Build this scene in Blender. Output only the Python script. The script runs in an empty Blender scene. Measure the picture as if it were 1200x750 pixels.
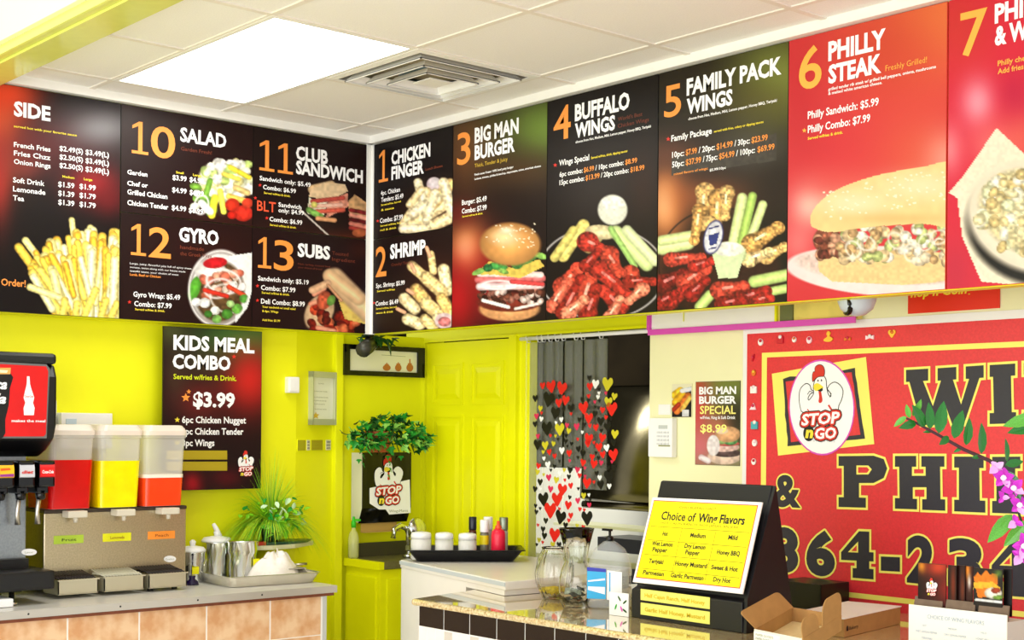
import bpy, bmesh, math, random
import numpy as np
from mathutils import Vector, Matrix
random.seed(7)
# ------------------------------------------------------------------ camera
F, HY, ROLL = 1654.0, 502.0, math.atan(0.008)
TH = math.atan2(1440, F)
FW = Vector((-math.cos(TH), math.sin(TH), 0)); RT = Vector((math.sin(TH), math.cos(TH), 0)); UPV = Vector((0, 0, 1))
CAM = Vector((5.56306, -3.93565, 1.6))
SC = bpy.context.scene
cd = bpy.data.cameras.new('camera'); cam = bpy.data.objects.new('camera', cd); SC.collection.objects.link(cam)
cd.sensor_width = 36; cd.lens = 36*F/1200; cd.shift_y = (HY-375)/1200; cd.clip_end = 60
_c, _s = math.cos(ROLL), math.sin(ROLL)
r_, u_ = RT*_c+UPV*_s, -RT*_s+UPV*_c
cam.matrix_world = Matrix(((r_.x, u_.x, -FW.x, CAM.x), (r_.y, u_.y, -FW.y, CAM.y), (r_.z, u_.z, -FW.z, CAM.z), (0, 0, 0, 1)))
SC.camera = cam
# ------------------------------------------------------------------ light and exposure
SC.view_settings.view_transform = 'Standard'; SC.view_settings.look = 'None'; SC.view_settings.gamma = 1
SC.view_settings.exposure = 0.7
W = bpy.data.worlds.new('daylight'); SC.world = W; W.use_nodes = True
bg = W.node_tree.nodes['Background']; bg.inputs[0].default_value = (1.0, 0.99, 0.97, 1); bg.inputs[1].default_value = 0.62
def area(name, loc, target, sx, sy, power, col=(1, 1, 1)):
    l = bpy.data.lights.new(name, 'AREA'); l.shape = 'RECTANGLE'; l.size = sx; l.size_y = sy; l.energy = power; l.color = col
    o = bpy.data.objects.new(name, l); SC.collection.objects.link(o); o.location = loc
    o.rotation_euler = (Vector(target)-Vector(loc)).to_track_quat('-Z', 'Y').to_euler(); return o
area('shop_window_daylight', (7.5, -6.5, 2.2), (1.0, -0.3, 1.6), 4.0, 2.4, 90)
area('side_window_daylight', (1.0, -6.0, 2.2), (0.8, 0.2, 1.5), 3.0, 2.2, 50)
area('ceiling_fill_uplight', (3.0, -4.5, .25), (1.5, -.8, 3.0), 4.0, 2.5, 60)  # unseen uplight added low down to brighten the ceiling
area('kitchen_tube_light', (-0.2, 1.0, 2.4), (-0.2, 1.9, 1.0), 0.8, 0.3, 14)
# ------------------------------------------------------------------ helpers
def lin(c):
    return tuple(((v/255)/12.92 if v/255 <= .04045 else ((v/255+.055)/1.055)**2.4) for v in c)
MATS = {}
def mat(name, c, rough=.5, metal=0., noise=0., scale=20., bump=0., emit=0., alpha=1., trans=0., c2=None, coat=0., spec=None, ior=1.45):
    if name in MATS: return MATS[name]
    m = bpy.data.materials.new(name); m.use_nodes = True; nt = m.node_tree; b = nt.nodes['Principled BSDF']
    col = lin(c)+(1,)
    b.inputs['Base Color'].default_value = col; b.inputs['Roughness'].default_value = rough; b.inputs['Metallic'].default_value = metal
    b.inputs['Alpha'].default_value = alpha; b.inputs['Transmission Weight'].default_value = trans; b.inputs['Coat Weight'].default_value = coat
    b.inputs['IOR'].default_value = ior
    if spec is not None: b.inputs['Specular IOR Level'].default_value = spec
    if emit: b.inputs['Emission Color'].default_value = col; b.inputs['Emission Strength'].default_value = emit
    if noise or bump or c2:
        tc = nt.nodes.new('ShaderNodeTexCoord'); nz = nt.nodes.new('ShaderNodeTexNoise'); nz.inputs['Scale'].default_value = scale; nz.inputs['Detail'].default_value = 5
        nt.links.new(tc.outputs['Object'], nz.inputs['Vector'])
        if noise or c2:
            rp = nt.nodes.new('ShaderNodeValToRGB'); rp.color_ramp.elements[0].position = .35; rp.color_ramp.elements[1].position = .65
            a = [max(0, v*(1-noise)) for v in col[:3]]; e = [min(1, v*(1+noise)) for v in col[:3]]
            if c2: a = col[:3]; e = lin(c2)
            rp.color_ramp.elements[0].color = tuple(a)+(1,); rp.color_ramp.elements[1].color = tuple(e)+(1,)
            nt.links.new(nz.outputs['Fac'], rp.inputs[0]); nt.links.new(rp.outputs[0], b.inputs['Base Color'])
        if bump:
            bp = nt.nodes.new('ShaderNodeBump'); bp.inputs['Strength'].default_value = bump; bp.inputs['Distance'].default_value = .003
            nt.links.new(nz.outputs['Fac'], bp.inputs['Height']); nt.links.new(bp.outputs[0], b.inputs['Normal'])
    MATS[name] = m; return m
YEL = mat('yellow_wall_paint', (243, 244, 14), .45, noise=.02, scale=4, bump=.05)
YELD = mat('yellow_gloss_paint', (240, 240, 4), .35, noise=.02, scale=5)
CREAM = mat('pale_yellow_wall_paint', (240, 238, 190), .5, noise=.02, scale=4)
CEIL = mat('ceiling_tile_board', (244, 242, 236), .9, noise=.03, scale=180, bump=.25)
WTRIM = mat('white_trim_paint', (244, 243, 236), .4, noise=.01)
GRID = mat('ceiling_grid_metal', (236, 230, 218), .5, noise=.01)
FLOOR = mat('floor_tile_grey', (205, 200, 192), .5, noise=.1, scale=6)
BLACK = mat('black_plastic', (10, 10, 12), .35, noise=.05)
BLACKG = mat('black_gloss', (6, 6, 8), .12)
STEEL = mat('brushed_steel', (196, 190, 178), .32, 1., noise=.04, scale=60)
STEELD = mat('dull_dispenser_steel', (196, 184, 156), .33, 1., noise=.10, scale=160)
CHROME = mat('bright_steel', (225, 228, 230), .14, 1., noise=.02)
WHITE = mat('white_plastic', (240, 240, 238), .35, noise=.01)
WHITEM = mat('white_lettering_ink', (250, 250, 250), .5, noise=.01)
ORANGE = mat('orange_lettering_ink', (244, 150, 62), .5, noise=.01)
DIMRED = mat('rust_lettering_ink', (120, 52, 30), .5, noise=.01)
YELINK = mat('yellow_lettering_ink', (248, 226, 60), .5, noise=.01)
REDINK = mat('red_lettering_ink', (214, 44, 34), .5, noise=.01)
BLKINK = mat('black_lettering_ink', (12, 10, 12), .5, noise=.01)
CHARINK = mat('charcoal_sign_vinyl', (44, 42, 52), .5, noise=.05, scale=90)
SIGNRED = mat('red_sign_vinyl', (222, 50, 58), .45, noise=.06, scale=120)
SIGNYEL = mat('pale_yellow_sign_vinyl', (250, 238, 110), .5, noise=.01)
PINK = mat('magenta_trim', (222, 80, 190), .45, noise=.02)
GLASS = mat('clear_glass', (255, 255, 255), .03, trans=1., ior=1.45)
_cnt = {}
def uname(n): return n
class MB:
    def __init__(s): s.v = []; s.f = []; s.sm = []
    def add(s, vs, fs, smooth=False, M=None):
        k = len(s.v)
        s.v += [tuple(M @ Vector(p)) if M else tuple(p) for p in vs]; s.f += [[i+k for i in f] for f in fs]; s.sm += [smooth]*len(fs); return s
    def box(s, x0, x1, y0, y1, z0, z1, M=None, bev=0.):
        if bev <= 0:
            v = [(x, y, z) for x in (x0, x1) for y in (y0, y1) for z in (z0, z1)]
            return s.add(v, [(0, 1, 3, 2), (4, 6, 7, 5), (0, 4, 5, 1), (2, 3, 7, 6), (0, 2, 6, 4), (1, 5, 7, 3)], False, M)
        bm = bmesh.new(); bmesh.ops.create_cube(bm, size=1)
        for q in bm.verts: q.co = Vector(((x0+x1)/2+q.co.x*(x1-x0), (y0+y1)/2+q.co.y*(y1-y0), (z0+z1)/2+q.co.z*(z1-z0)))
        bmesh.ops.bevel(bm, geom=bm.edges[:], offset=bev, segments=2, affect='EDGES', profile=.7)
        bm.verts.index_update(); v = [tuple(q.co) for q in bm.verts]; f = [[q.index for q in g.verts] for g in bm.faces]; bm.free()
        return s.add(v, f, False, M)
    def lathe(s, cx, cy, prof, n=24, M=None, lobes=0, amp=0., cap=True):
        vs = []; fs = []
        for (r, z) in prof:
            for i in range(n):
                a = 2*math.pi*i/n; rr = r*(1+amp*math.cos(lobes*a)) if lobes else r
                vs.append((cx+rr*math.cos(a), cy+rr*math.sin(a), z))
        for j in range(len(prof)-1):
            for i in range(n):
                k = (i+1) % n; fs.append((j*n+i, j*n+k, (j+1)*n+k, (j+1)*n+i))
        s.add(vs, fs, True, M)
        if cap:
            k = len(s.v)-len(vs)
            if prof[0][0] > 1e-4: s.f.append([k+i for i in range(n)][::-1]); s.sm.append(False)
            if prof[-1][0] > 1e-4: s.f.append([k+(len(prof)-1)*n+i for i in range(n)]); s.sm.append(False)
        return s
    def tube(s, pts, r, n=8, M=None):
        pts = [Vector(p) for p in pts]; vs = []; fs = []
        rr = r if isinstance(r, (list, tuple)) else [r]*len(pts)
        for i, p in enumerate(pts):
            d = (pts[min(i+1, len(pts)-1)]-pts[max(i-1, 0)]).normalized()
            a = d.cross(Vector((0, 0, 1)) if abs(d.z) < .9 else Vector((1, 0, 0))).normalized(); b = d.cross(a)
            for k in range(n):
                t = 2*math.pi*k/n; vs.append(p+a*math.cos(t)*rr[i]+b*math.sin(t)*rr[i])
        for i in range(len(pts)-1):
            for k in range(n):
                q = (k+1) % n; fs.append((i*n+k, i*n+q, (i+1)*n+q, (i+1)*n+k))
        fs.append(tuple(range(n))[::-1]); fs.append(tuple(range((len(pts)-1)*n, len(pts)*n)))
        return s.add(vs, fs, True, M)
    def prism(s, poly, A, B, M=None, smooth=False):   # poly in 2D; A,B functions (a,b)->3D of the two faces
        n = len(poly); vs = [A(*p) for p in poly]+[B(*p) for p in poly]
        fs = [tuple(range(n))[::-1], tuple(range(n, 2*n))]+[(i, (i+1) % n, n+(i+1) % n, n+i) for i in range(n)]
        return s.add(vs, fs, smooth, M)
def origin(o):
    p = Vector((0, 0, 0))
    while o is not None: p += Vector(o.location); o = o.parent
    return p
def obj(name, mb, m, parent=None, loc=None, bevel=0., sub=0, label=None):
    me = bpy.data.meshes.new(name)
    org = origin(parent) if parent else (Vector(loc) if loc is not None else Vector((0, 0, 0)))
    me.from_pydata([(p[0]-org.x, p[1]-org.y, p[2]-org.z) for p in mb.v], [], mb.f)
    for p, sm in zip(me.polygons, mb.sm): p.use_smooth = sm
    me.update(); me.materials.append(m)
    o = bpy.data.objects.new(name, me); SC.collection.objects.link(o)
    if parent: o.parent = parent
    else: o.location = org
    if bevel: b = o.modifiers.new('bevel', 'BEVEL'); b.width = bevel; b.segments = 2; b.limit_method = 'ANGLE'
    if sub: o.modifiers.new('sub', 'SUBSURF').levels = sub; o.modifiers['sub'].render_levels = sub
    if label: o['label'] = label
    return o
def tag(o, label, cat, group=None, kind=None):
    o['label'] = label; o['category'] = cat
    if group: o['group'] = group
    if kind: o['kind'] = kind
    return o
def thing(name, loc, label, cat, group=None):
    o = bpy.data.objects.new(name, None); SC.collection.objects.link(o); o.location = loc; o.empty_display_size = .1
    return tag(o, label, cat, group)
def struct(name, mb, m, loc=(0, 0, 0), **k):
    o = obj(name, mb, m, None, loc, **k); o['kind'] = 'structure'; return o
def ray(px, py):
    dx, dy = px-600, py-HY; u = dx*_c+dy*_s; v = -dx*_s+dy*_c
    return FW+RT*(u/F)-UPV*(v/F)
class Frame:
    """a flat surface in the room: origin O, right U, up V, outward N (all in metres)"""
    def __init__(s, O, U, V): s.O = Vector(O); s.U = Vector(U).normalized(); s.V = Vector(V).normalized(); s.N = s.U.cross(s.V).normalized()
    def w(s, a, b, c=0.): return s.O+s.U*a+s.V*b+s.N*c
    def at(s, px, py):
        d = ray(px, py); t = (s.O-CAM).dot(s.N)/d.dot(s.N); q = CAM+d*t-s.O; return (q.dot(s.U), q.dot(s.V))
    def proj(s, a, b):
        """numpy a,b -> photograph position of points of the surface (used to lay out print)"""
        x = s.O.x+s.U.x*a+s.V.x*b-CAM.x; y = s.O.y+s.U.y*a+s.V.y*b-CAM.y; z = s.O.z+s.U.z*a+s.V.z*b-CAM.z
        Z = x*FW.x+y*FW.y; u = F*(x*RT.x+y*RT.y)/Z; v = -F*z/Z
        return 600+u*_c-v*_s, HY+u*_s+v*_c
def PX(x): return Frame((x, 0, 0), (0, 1, 0), (0, 0, 1))
def PY(y): return Frame((0, y, 0), (1, 0, 0), (0, 0, 1))
_tc = {}
def glyphs(s, off=0., shear=0., res=2):
    k = (s, off, shear, res)
    if k in _tc: return _tc[k]
    c = bpy.data.curves.new('t', 'FONT'); c.body = s; c.size = 1; c.offset = off; c.shear = shear; c.resolution_u = res; c.fill_mode = 'FRONT'
    o = bpy.data.objects.new('t', c); me = bpy.data.meshes.new_from_object(o)
    v = [(p.co.x, p.co.y) for p in me.vertices]; f = [list(p.vertices) for p in me.polygons]
    bpy.data.objects.remove(o); bpy.data.meshes.remove(me); bpy.data.curves.remove(c)
    _tc[k] = (v, f); return _tc[k]
CAPH = None
class Printer:
    """flat print on a surface: collects lettering and shapes by ink, one mesh per ink"""
    def __init__(s, fr, base=.0008): s.fr = fr; s.l = {}; s.base = base
    def mb(s, m): return s.l.setdefault(m.name, (m, MB()))[1]
    def ab(s, m, vs, fs, lay=0):
        s.k = getattr(s, 'k', 0)+1
        dx, dy = getattr(s, 'sh', (0, 0))
        s.mb(m).add([s.fr.w(a+dx, b+dy, s.base+lay*.0003+(s.k % 24)*.00001) for a, b in vs], fs)
    def dil(s, r, fn):
        """outline: the same shape laid down again all round at distance r"""
        for i in range(12):
            a = i*math.pi/6; s.sh = (r*math.cos(a), r*math.sin(a)); fn()
        s.sh = (0, 0)
    def fit(s, t, m, a0, b0, a1, cap, off=.02, shear=0., lay=1, res=2, rot=0.):
        v, f = glyphs(t, off, shear, res)
        if not v: return
        x0 = min(p[0] for p in v); x1 = max(p[0] for p in v); kx = (a1-a0)/(x1-x0); ky = cap/.73
        s.ab(m, [(a0+(x-x0)*kx, b0+y*ky+(x-x0)*kx*rot) for x, y in v], f, lay)
    def T(s, t, x0, y0, x1, cap, m=None, anchor=None, **k):
        """text from photograph column x0 to x1 with baseline at y0 (at x0) and capital height cap"""
        a0, b0 = s.fr.at(x0, y0); a1, _ = s.fr.at(x1, y0)
        if anchor: b0 = s.fr.at(*anchor)[1]
        h = b0*0+abs(s.fr.at(x0, y0-cap)[1]-s.fr.at(x0, y0)[1])
        s.fit(t, m or WHITEM, a0, b0, a1, h, **k)
    def NUM(s, t, x0, y0, x1, cap, m, w=.2):
        """tall condensed numerals; the 1 has a flag and a foot"""
        n = len(t); g = 3.0 if n > 1 else 0; wd = (x1-x0-g*(n-1))/n
        if t[0] == '1' and n > 1 and t[1] != '1': ws = [wd*.84, wd*1.16]
        else: ws = [wd]*n
        x = x0; b0 = s.fr.at(x0, y0)[1]; h = abs(s.fr.at(x0, y0-cap)[1]-b0)
        for ch, q in zip(t, ws):
            a0 = s.fr.at(x, y0)[0]; a1 = s.fr.at(x+q, y0)[0]; W_ = a1-a0
            if ch == '1':
                P_ = lambda u, v: (a0+u*W_, b0+v*h)
                s.poly(m, [P_(.42, .09), P_(.66, .09), P_(.66, 1), P_(.46, 1), P_(.08, .86), P_(.08, .76), P_(.42, .86)], 1, px=False)
                s.poly(m, [P_(.06, 0), P_(1, 0), P_(1, .09), P_(.06, .09)], 1, px=False)
            else: s.fit(ch, m, a0, b0, a1, h, off=.012, res=5)
            x += q+g
    def G(s, t, m, x0, yt, x1, yb, grow=0., off=0.03, lay=1, res=5, shear=0.):
        """glyphs stretched to a box given by its left edge (x0, yt..yb) and right column x1"""
        v, f = glyphs(t, off, shear, res); X0 = min(p[0] for p in v); X1 = max(p[0] for p in v); Y0 = min(p[1] for p in v); Y1 = max(p[1] for p in v)
        a0, bt = s.fr.at(x0-grow, yt-grow); _, bb = s.fr.at(x0-grow, yb+grow); a1, _ = s.fr.at(x1+grow, yt)
        s.ab(m, [(a0+(x-X0)/(X1-X0)*(a1-a0), bb+(y-Y0)/(Y1-Y0)*(bt-bb)) for x, y in v], f, lay)
    def poly(s, m, pts, lay=0, px=True, grow=0.):
        q = [Vector(s.fr.at(*p)) if px else Vector(p) for p in pts]
        if grow:
            A = sum(q[i].x*q[(i+1) % len(q)].y-q[(i+1) % len(q)].x*q[i].y for i in range(len(q))); sg = 1 if A > 0 else -1; o = []
            for i in range(len(q)):
                e1 = (q[i]-q[i-1]).normalized(); e2 = (q[(i+1) % len(q)]-q[i]).normalized()
                n1 = Vector((e1.y, -e1.x))*sg; n2 = Vector((e2.y, -e2.x))*sg; n = n1+n2
                o.append(q[i]+n*(grow/max(.35, n.dot(n1))) if n.length > 1e-6 else q[i])
            q = o
        A = sum(q[i].x*q[(i+1) % len(q)].y-q[(i+1) % len(q)].x*q[i].y for i in range(len(q)))
        if A < 0: q = q[::-1]
        s.ab(m, [tuple(p) for p in q], [list(range(len(q)))], lay)
    def ell(s, m, cx, cy, rx, ry, lay=0, rot=0., px=True, n=28):
        pts = []
        for i in range(n):
            a = 2*math.pi*i/n; x, y = rx*math.cos(a), ry*math.sin(a)
            pts.append((cx+x*math.cos(rot)-y*math.sin(rot), cy+x*math.sin(rot)+y*math.cos(rot)))
        s.poly(m, pts, lay, px)
    def line(s, m, pts, w, lay=1, px=True):
        q = [Vector(s.fr.at(*p)) if px else Vector(p) for p in pts]
        for a, b in zip(q[:-1], q[1:]):
            d = (b-a); L = d.length
            if L < 1e-6: continue
            d /= L; n = Vector((-d.y, d.x))*w/2; e = d*w*.3
            s.ab(m, [tuple(a-e-n), tuple(b+e-n), tuple(b+e+n), tuple(a-e+n)], [[0, 1, 2, 3]], lay)
    def done(s, parent, names=None):
        out = []
        for k, (m, mb) in s.l.items():
            nm = k.replace('_ink', '').replace('_vinyl', '_print')
            if names and k in names: nm = names[k]
            o = obj(nm, mb, m, parent); out.append(o)
            if len(mb.f) > 1: o['kind'] = 'stuff'
        return out
def crom(pts, n=4, closed=True):
    o = []; N = len(pts)
    for i in range(N if closed else N-1):
        p0, p1, p2, p3 = [pts[(i+k) % N] if closed else pts[max(0, min(N-1, i+k))] for k in (-1, 0, 1, 2)]
        for j in range(n):
            t = j/n
            o.append(tuple(.5*((2*p1[d])+(-p0[d]+p2[d])*t+(2*p0[d]-5*p1[d]+4*p2[d]-p3[d])*t*t+(-p0[d]+3*p1[d]-3*p2[d]+p3[d])*t**3) for d in (0, 1)))
    if not closed: o.append(pts[-1])
    return o
# ---- printed pictures: the board face is a fine mesh whose vertices carry the print's colours
def vnoise(x, y, sc, seed=0):
    x = x/sc; y = y/sc; xi = np.floor(x).astype(int); yi = np.floor(y).astype(int); fx = x-xi; fy = y-yi; fx = fx*fx*(3-2*fx); fy = fy*fy*(3-2*fy)
    def h(a, b): n = np.sin(a*127.1+b*311.7+seed*74.7)*43758.5453; return n-np.floor(n)
    return (h(xi, yi)*(1-fx)+h(xi+1, yi)*fx)*(1-fy)+(h(xi, yi+1)*(1-fx)+h(xi+1, yi+1)*fx)*fy
def print_mat():
    if 'colour_print' in MATS: return MATS['colour_print']
    m = bpy.data.materials.new('colour_print'); m.use_nodes = True; b = m.node_tree.nodes['Principled BSDF']
    a = m.node_tree.nodes.new('ShaderNodeAttribute'); a.attribute_name = 'Col'; m.node_tree.links.new(a.outputs['Color'], b.inputs['Base Color'])
    b.inputs['Roughness'].default_value = .4; b.inputs['Specular IOR Level'].default_value = .22; MATS['colour_print'] = m; return m
class Canvas:
    def __init__(s, fr, a0, a1, b0, b1, nx, ny, lay=.0006):
        s.fr, s.nx, s.ny, s.lay = fr, nx, ny, lay
        s.a, s.b = np.meshgrid(np.linspace(a0, a1, nx+1), np.linspace(b1, b0, ny+1)); s.X, s.Y = fr.proj(s.a, s.b)
        s.c = np.zeros(s.X.shape+(3,)); s.rnd = random.Random(int(a0*1000)+nx)
    def fill(s, c): s.c[:] = c
    def mix(s, m, c): s.c = s.c*(1-m[..., None])+np.array(c, float)*m[..., None]
    def glow(s, x, y, rx, ry, c, amt=1.): s.mix(np.clip(amt*np.exp(-(((s.X-x)/rx)**2+((s.Y-y)/ry)**2)), 0, 1), c)
    def _put(s, d, c, sh, tex, sc, soft):
        m = np.clip((1-d)/soft, 0, 1)
        n = vnoise(s.X, s.Y, sc, 3) if tex else .5
        k = 1+sh*(.55-d)+tex*(n-.5)*2
        col = np.clip(np.array(c, float)[None, None, :]*k[..., None], 0, 255); s.c = s.c*(1-m[..., None])+col*m[..., None]
    def ell(s, x, y, rx, ry, c, rot=0., sh=.35, tex=.12, sc=3., soft=.12):
        dx, dy = s.X-x, s.Y-y; u = dx*math.cos(rot)+dy*math.sin(rot); v = -dx*math.sin(rot)+dy*math.cos(rot)
        s._put(np.sqrt((u/rx)**2+(v/ry)**2), c, sh, tex, sc, soft)
    def cap(s, x0, y0, x1, y1, r, c, sh=.4, tex=.1, sc=3., r1=None):
        dx, dy = x1-x0, y1-y0; L = dx*dx+dy*dy+1e-9; t = np.clip(((s.X-x0)*dx+(s.Y-y0)*dy)/L, 0, 1)
        R = r if r1 is None else r+(r1-r)*t
        s._put(np.hypot(s.X-x0-t*dx, s.Y-y0-t*dy)/R, c, sh, tex, sc, .25)
    def poly(s, pts, c, tex=.08, sc=3., smooth=False):
        if smooth: pts = crom(pts)
        ins = np.zeros(s.X.shape, bool); n = len(pts)
        for i in range(n):
            x0, y0 = pts[i]; x1, y1 = pts[(i+1) % n]
            if y0 == y1: continue
            q = ((y0 > s.Y) != (y1 > s.Y)) & (s.X < (x1-x0)*(s.Y-y0)/(y1-y0)+x0); ins ^= q
        n_ = vnoise(s.X, s.Y, sc, 5); k = 1+tex*(n_-.5)*2
        s.c = np.where(ins[..., None], np.clip(np.array(c, float)*k[..., None], 0, 255), s.c)
    def ring(s, x, y, rx, ry, w, c, rot=0., amt=1.):
        dx, dy = s.X-x, s.Y-y; u = dx*math.cos(rot)+dy*math.sin(rot); v = -dx*math.sin(rot)+dy*math.cos(rot); d = np.sqrt((u/rx)**2+(v/ry)**2)
        s.mix(amt*np.clip(1-np.abs(d-1)*min(rx, ry)/w, 0, 1), c)
    def blobs(s, n, x0, x1, y0, y1, r0, r1, cols, inside=None, **k):
        for _ in range(n):
            for _t in range(20):
                x = s.rnd.uniform(x0, x1); y = s.rnd.uniform(y0, y1)
                if inside is None or inside(x, y): break
            s.ell(x, y, s.rnd.uniform(r0, r1), s.rnd.uniform(r0, r1), s.rnd.choice(cols), s.rnd.uniform(0, 3), **k)
    def build(s, parent, name='printed_picture'):
        c = np.clip(s.c, 0, 255)/255; l = np.where(c <= .04045, c/12.92, ((c+.055)/1.055)**2.4)*.80
        org = origin(parent); nx, ny = s.nx, s.ny
        O, U, V, N = s.fr.O, s.fr.U, s.fr.V, s.fr.N
        co = np.stack([O[i]+U[i]*s.a+V[i]*s.b+N[i]*s.lay-org[i] for i in range(3)], -1).reshape(-1, 3)
        i, j = np.meshgrid(np.arange(nx), np.arange(ny)); k = (j*(nx+1)+i).ravel()
        q = np.stack([k, k+nx+1, k+nx+2, k+1], -1).ravel()
        me = bpy.data.meshes.new(name); me.vertices.add(len(co)); me.vertices.foreach_set('co', co.astype(np.float32).ravel())
        me.loops.add(len(q)); me.loops.foreach_set('vertex_index', q.astype(np.int32)); me.polygons.add(len(k)); me.polygons.foreach_set('loop_start', (np.arange(len(k))*4).astype(np.int32))
        me.update(calc_edges=True)
        at = me.color_attributes.new('Col', 'BYTE_COLOR', 'POINT'); at.data.foreach_set('color', np.concatenate([l.reshape(-1, 3), np.ones((len(co), 1))], 1).astype(np.float32).ravel())
        me.materials.append(print_mat()); o = bpy.data.objects.new(name, me); SC.collection.objects.link(o); o.parent = parent; return o
# ---- the shop emblem: a flexing rooster over the words STOP n GO, in a unit box about 480 wide
def emblem(pr, cx, cy, sc, lay=2, oval=False, outline=True, words=True, rx=1.):
    """cx, cy: photograph position of the emblem's centre; sc: half width in metres"""
    a, b = pr.fr.at(cx, cy)
    def Q(x, y): return (a+(x-335)/210*sc*rx, b-(y-415)/210*sc)
    def body(lst, m, l, close=True, g=0.): pr.poly(m, [Q(*p) for p in crom(lst, 3)], l, px=False, grow=g)
    if oval:
        for k, m, l in ((1.0, PINK, 0), (.965, WHITEM, 1)):
            pr.poly(m, [Q(335+208*k*math.cos(t)+8*math.sin(t), 415+250*k*math.sin(t)) for t in [2*math.pi*i/40 for i in range(40)]], lay+l, px=False)
    B = [(225, 440), (205, 415), (197, 370), (200, 328), (216, 304), (241, 291), (262, 300), (270, 322), (286, 333), (264, 343), (250, 366), (258, 378), (276, 362), (290, 342), (288, 312), (296, 275), (318, 256), (345, 250), (364, 272), (368, 308), (378, 345), (394, 362), (400, 352), (390, 332), (376, 322), (392, 298), (420, 287), (450, 300), (470, 330), (463, 372), (445, 405), (430, 445), (330, 455)]
    body(B, BLKINK, lay+2, g=sc*.022); body(B, WHITEM, lay+3)
    C = [(300, 262), (283, 278), (280, 250), (286, 230), (296, 228), (298, 205), (320, 193), (345, 200), (356, 225), (352, 250), (335, 252), (318, 254)]
    body(C, BLKINK, lay+4, g=sc*.015); body(C, REDINK, lay+5)
    body([(288, 312), (292, 295), (312, 288), (338, 300), (350, 312), (330, 326), (300, 328)], YELINK, lay+5)
    body([(320, 328), (334, 330), (340, 350), (345, 380), (333, 392), (320, 385), (324, 358)], REDINK, lay+5)
    pr.poly(BLKINK, [Q(312, 327), Q(345, 312), Q(347, 326), Q(334, 333)], lay+5, px=False)
    for (x, y) in ((316, 275), (338, 274)): pr.ell(BLKINK, *Q(x, y), sc*.02, sc*.028, lay+5, px=False, n=10)
    pr.line(BLKINK, [Q(250, 345), Q(262, 330), Q(280, 333)], sc*.018, lay+5, px=False); pr.line(BLKINK, [Q(378, 322), Q(400, 345), Q(392, 362)], sc*.018, lay+5, px=False)
    pr.line(REDINK, [Q(250, 425), Q(262, 436)], sc*.03, lay+5, px=False); pr.line(REDINK, [Q(385, 405), Q(405, 430)], sc*.05, lay+5, px=False)
    if words:
        for off, m, l in ((.105, BLKINK, 6), (.07, REDINK, 7), (.012, WHITEM, 8)):
            def wr():
                x0, y0 = Q(212, 508); x1, _ = Q(455, 500); pr.fit('STOP', m, x0, y0, x1, sc*.28, off=.035, shear=.12, lay=lay+l, rot=.06)
                x0, y0 = Q(300, 578); x1, _ = Q(434, 578); pr.fit('GO', m, x0, y0, x1, sc*.27, off=.035, shear=.08, lay=lay+l, rot=.04)
            if off > .02: pr.dil(sc*(off-.012)*.75, wr)
            else: wr()
        pr.ell(BLKINK, *Q(260, 550), sc*.17, sc*.2, lay+7, px=False)
        x0, y0 = Q(237, 572); x1, _ = Q(290, 572); pr.fit('n', YELINK, x0, y0, x1, sc*.28, off=.05, shear=.15, lay=lay+9)
# ================================================================== the setting
mb = MB(); mb.box(-1.5, 7, -6.5, 3.2, -.06, 0); struct('floor', mb, FLOOR)
WL = struct('wall_left', MB().box(-.25, -.1, -6.0, -.35, 0, 2.99), YEL)
mb = MB(); mb.prism([(-.25, -.35), (-.1, -.35), (-.19, -.075), (-.19, .6), (-.34, .6), (-.34, -.35)], lambda a, b: (a, b, 0), lambda a, b: (a, b, 2.06)); struct('wall_alcove', mb, YEL)
struct('trim_1', MB().box(-.2, -.155, -.09, -.045, 0, 2.05, bev=.006), YEL)
mb = MB(); mb.box(-.34, 1.416, .47, .49, 2.046, 2.99); mb.box(.50, .650, .466, .49, 0, 2.046)
mb.box(-.2, -.163, .455, .6, 0, 2.04)
struct('wall_kitchen', mb, YEL)
mb = MB(); mb.box(1.416, 4.7, .45, .6, 0, 2.99); struct('wall_right', mb, CREAM)
# dropped soffit that carries the menu boards
struct('trim_2', MB().box(-.1, -.012, -1.80, 0, 2.045, 2.985), YELD)
struct('trim_3', MB().box(-.1, 4.7, .012, .075, 2.045, 2.985), YELD)
struct('trim_4', MB().box(-.012, .004, -.03, .012, 2.045, 2.985).box(-.012, .022, -.004, .014, 2.045, 2.985), WTRIM)
mb = MB(); mb.box(-.01, .03, -1.80, .0, 2.955, 2.99); mb.box(0, 4.7, -.03, .012, 2.955, 2.99); struct('trim_5', mb, WTRIM)
# beam across the front of the dropped ceiling
struct('trim_6', MB().box(-.1, 5.4, -1.93, -1.80, 2.943, 3.02), mat('yellow_green_gloss_paint', (222, 226, 120), .16, noise=.02))
struct('trim_7', MB().box(-.1, 5.4, -1.97, -1.93, 2.95, 2.985, bev=.01), mat('yellow_green_gloss_paint', (222, 226, 120), .16))
struct('wall_front', MB().box(-.1, 5.4, -1.99, -1.93, 2.985, 4.2), mat('cream_front_paint', (246, 244, 214), .5))
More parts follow.
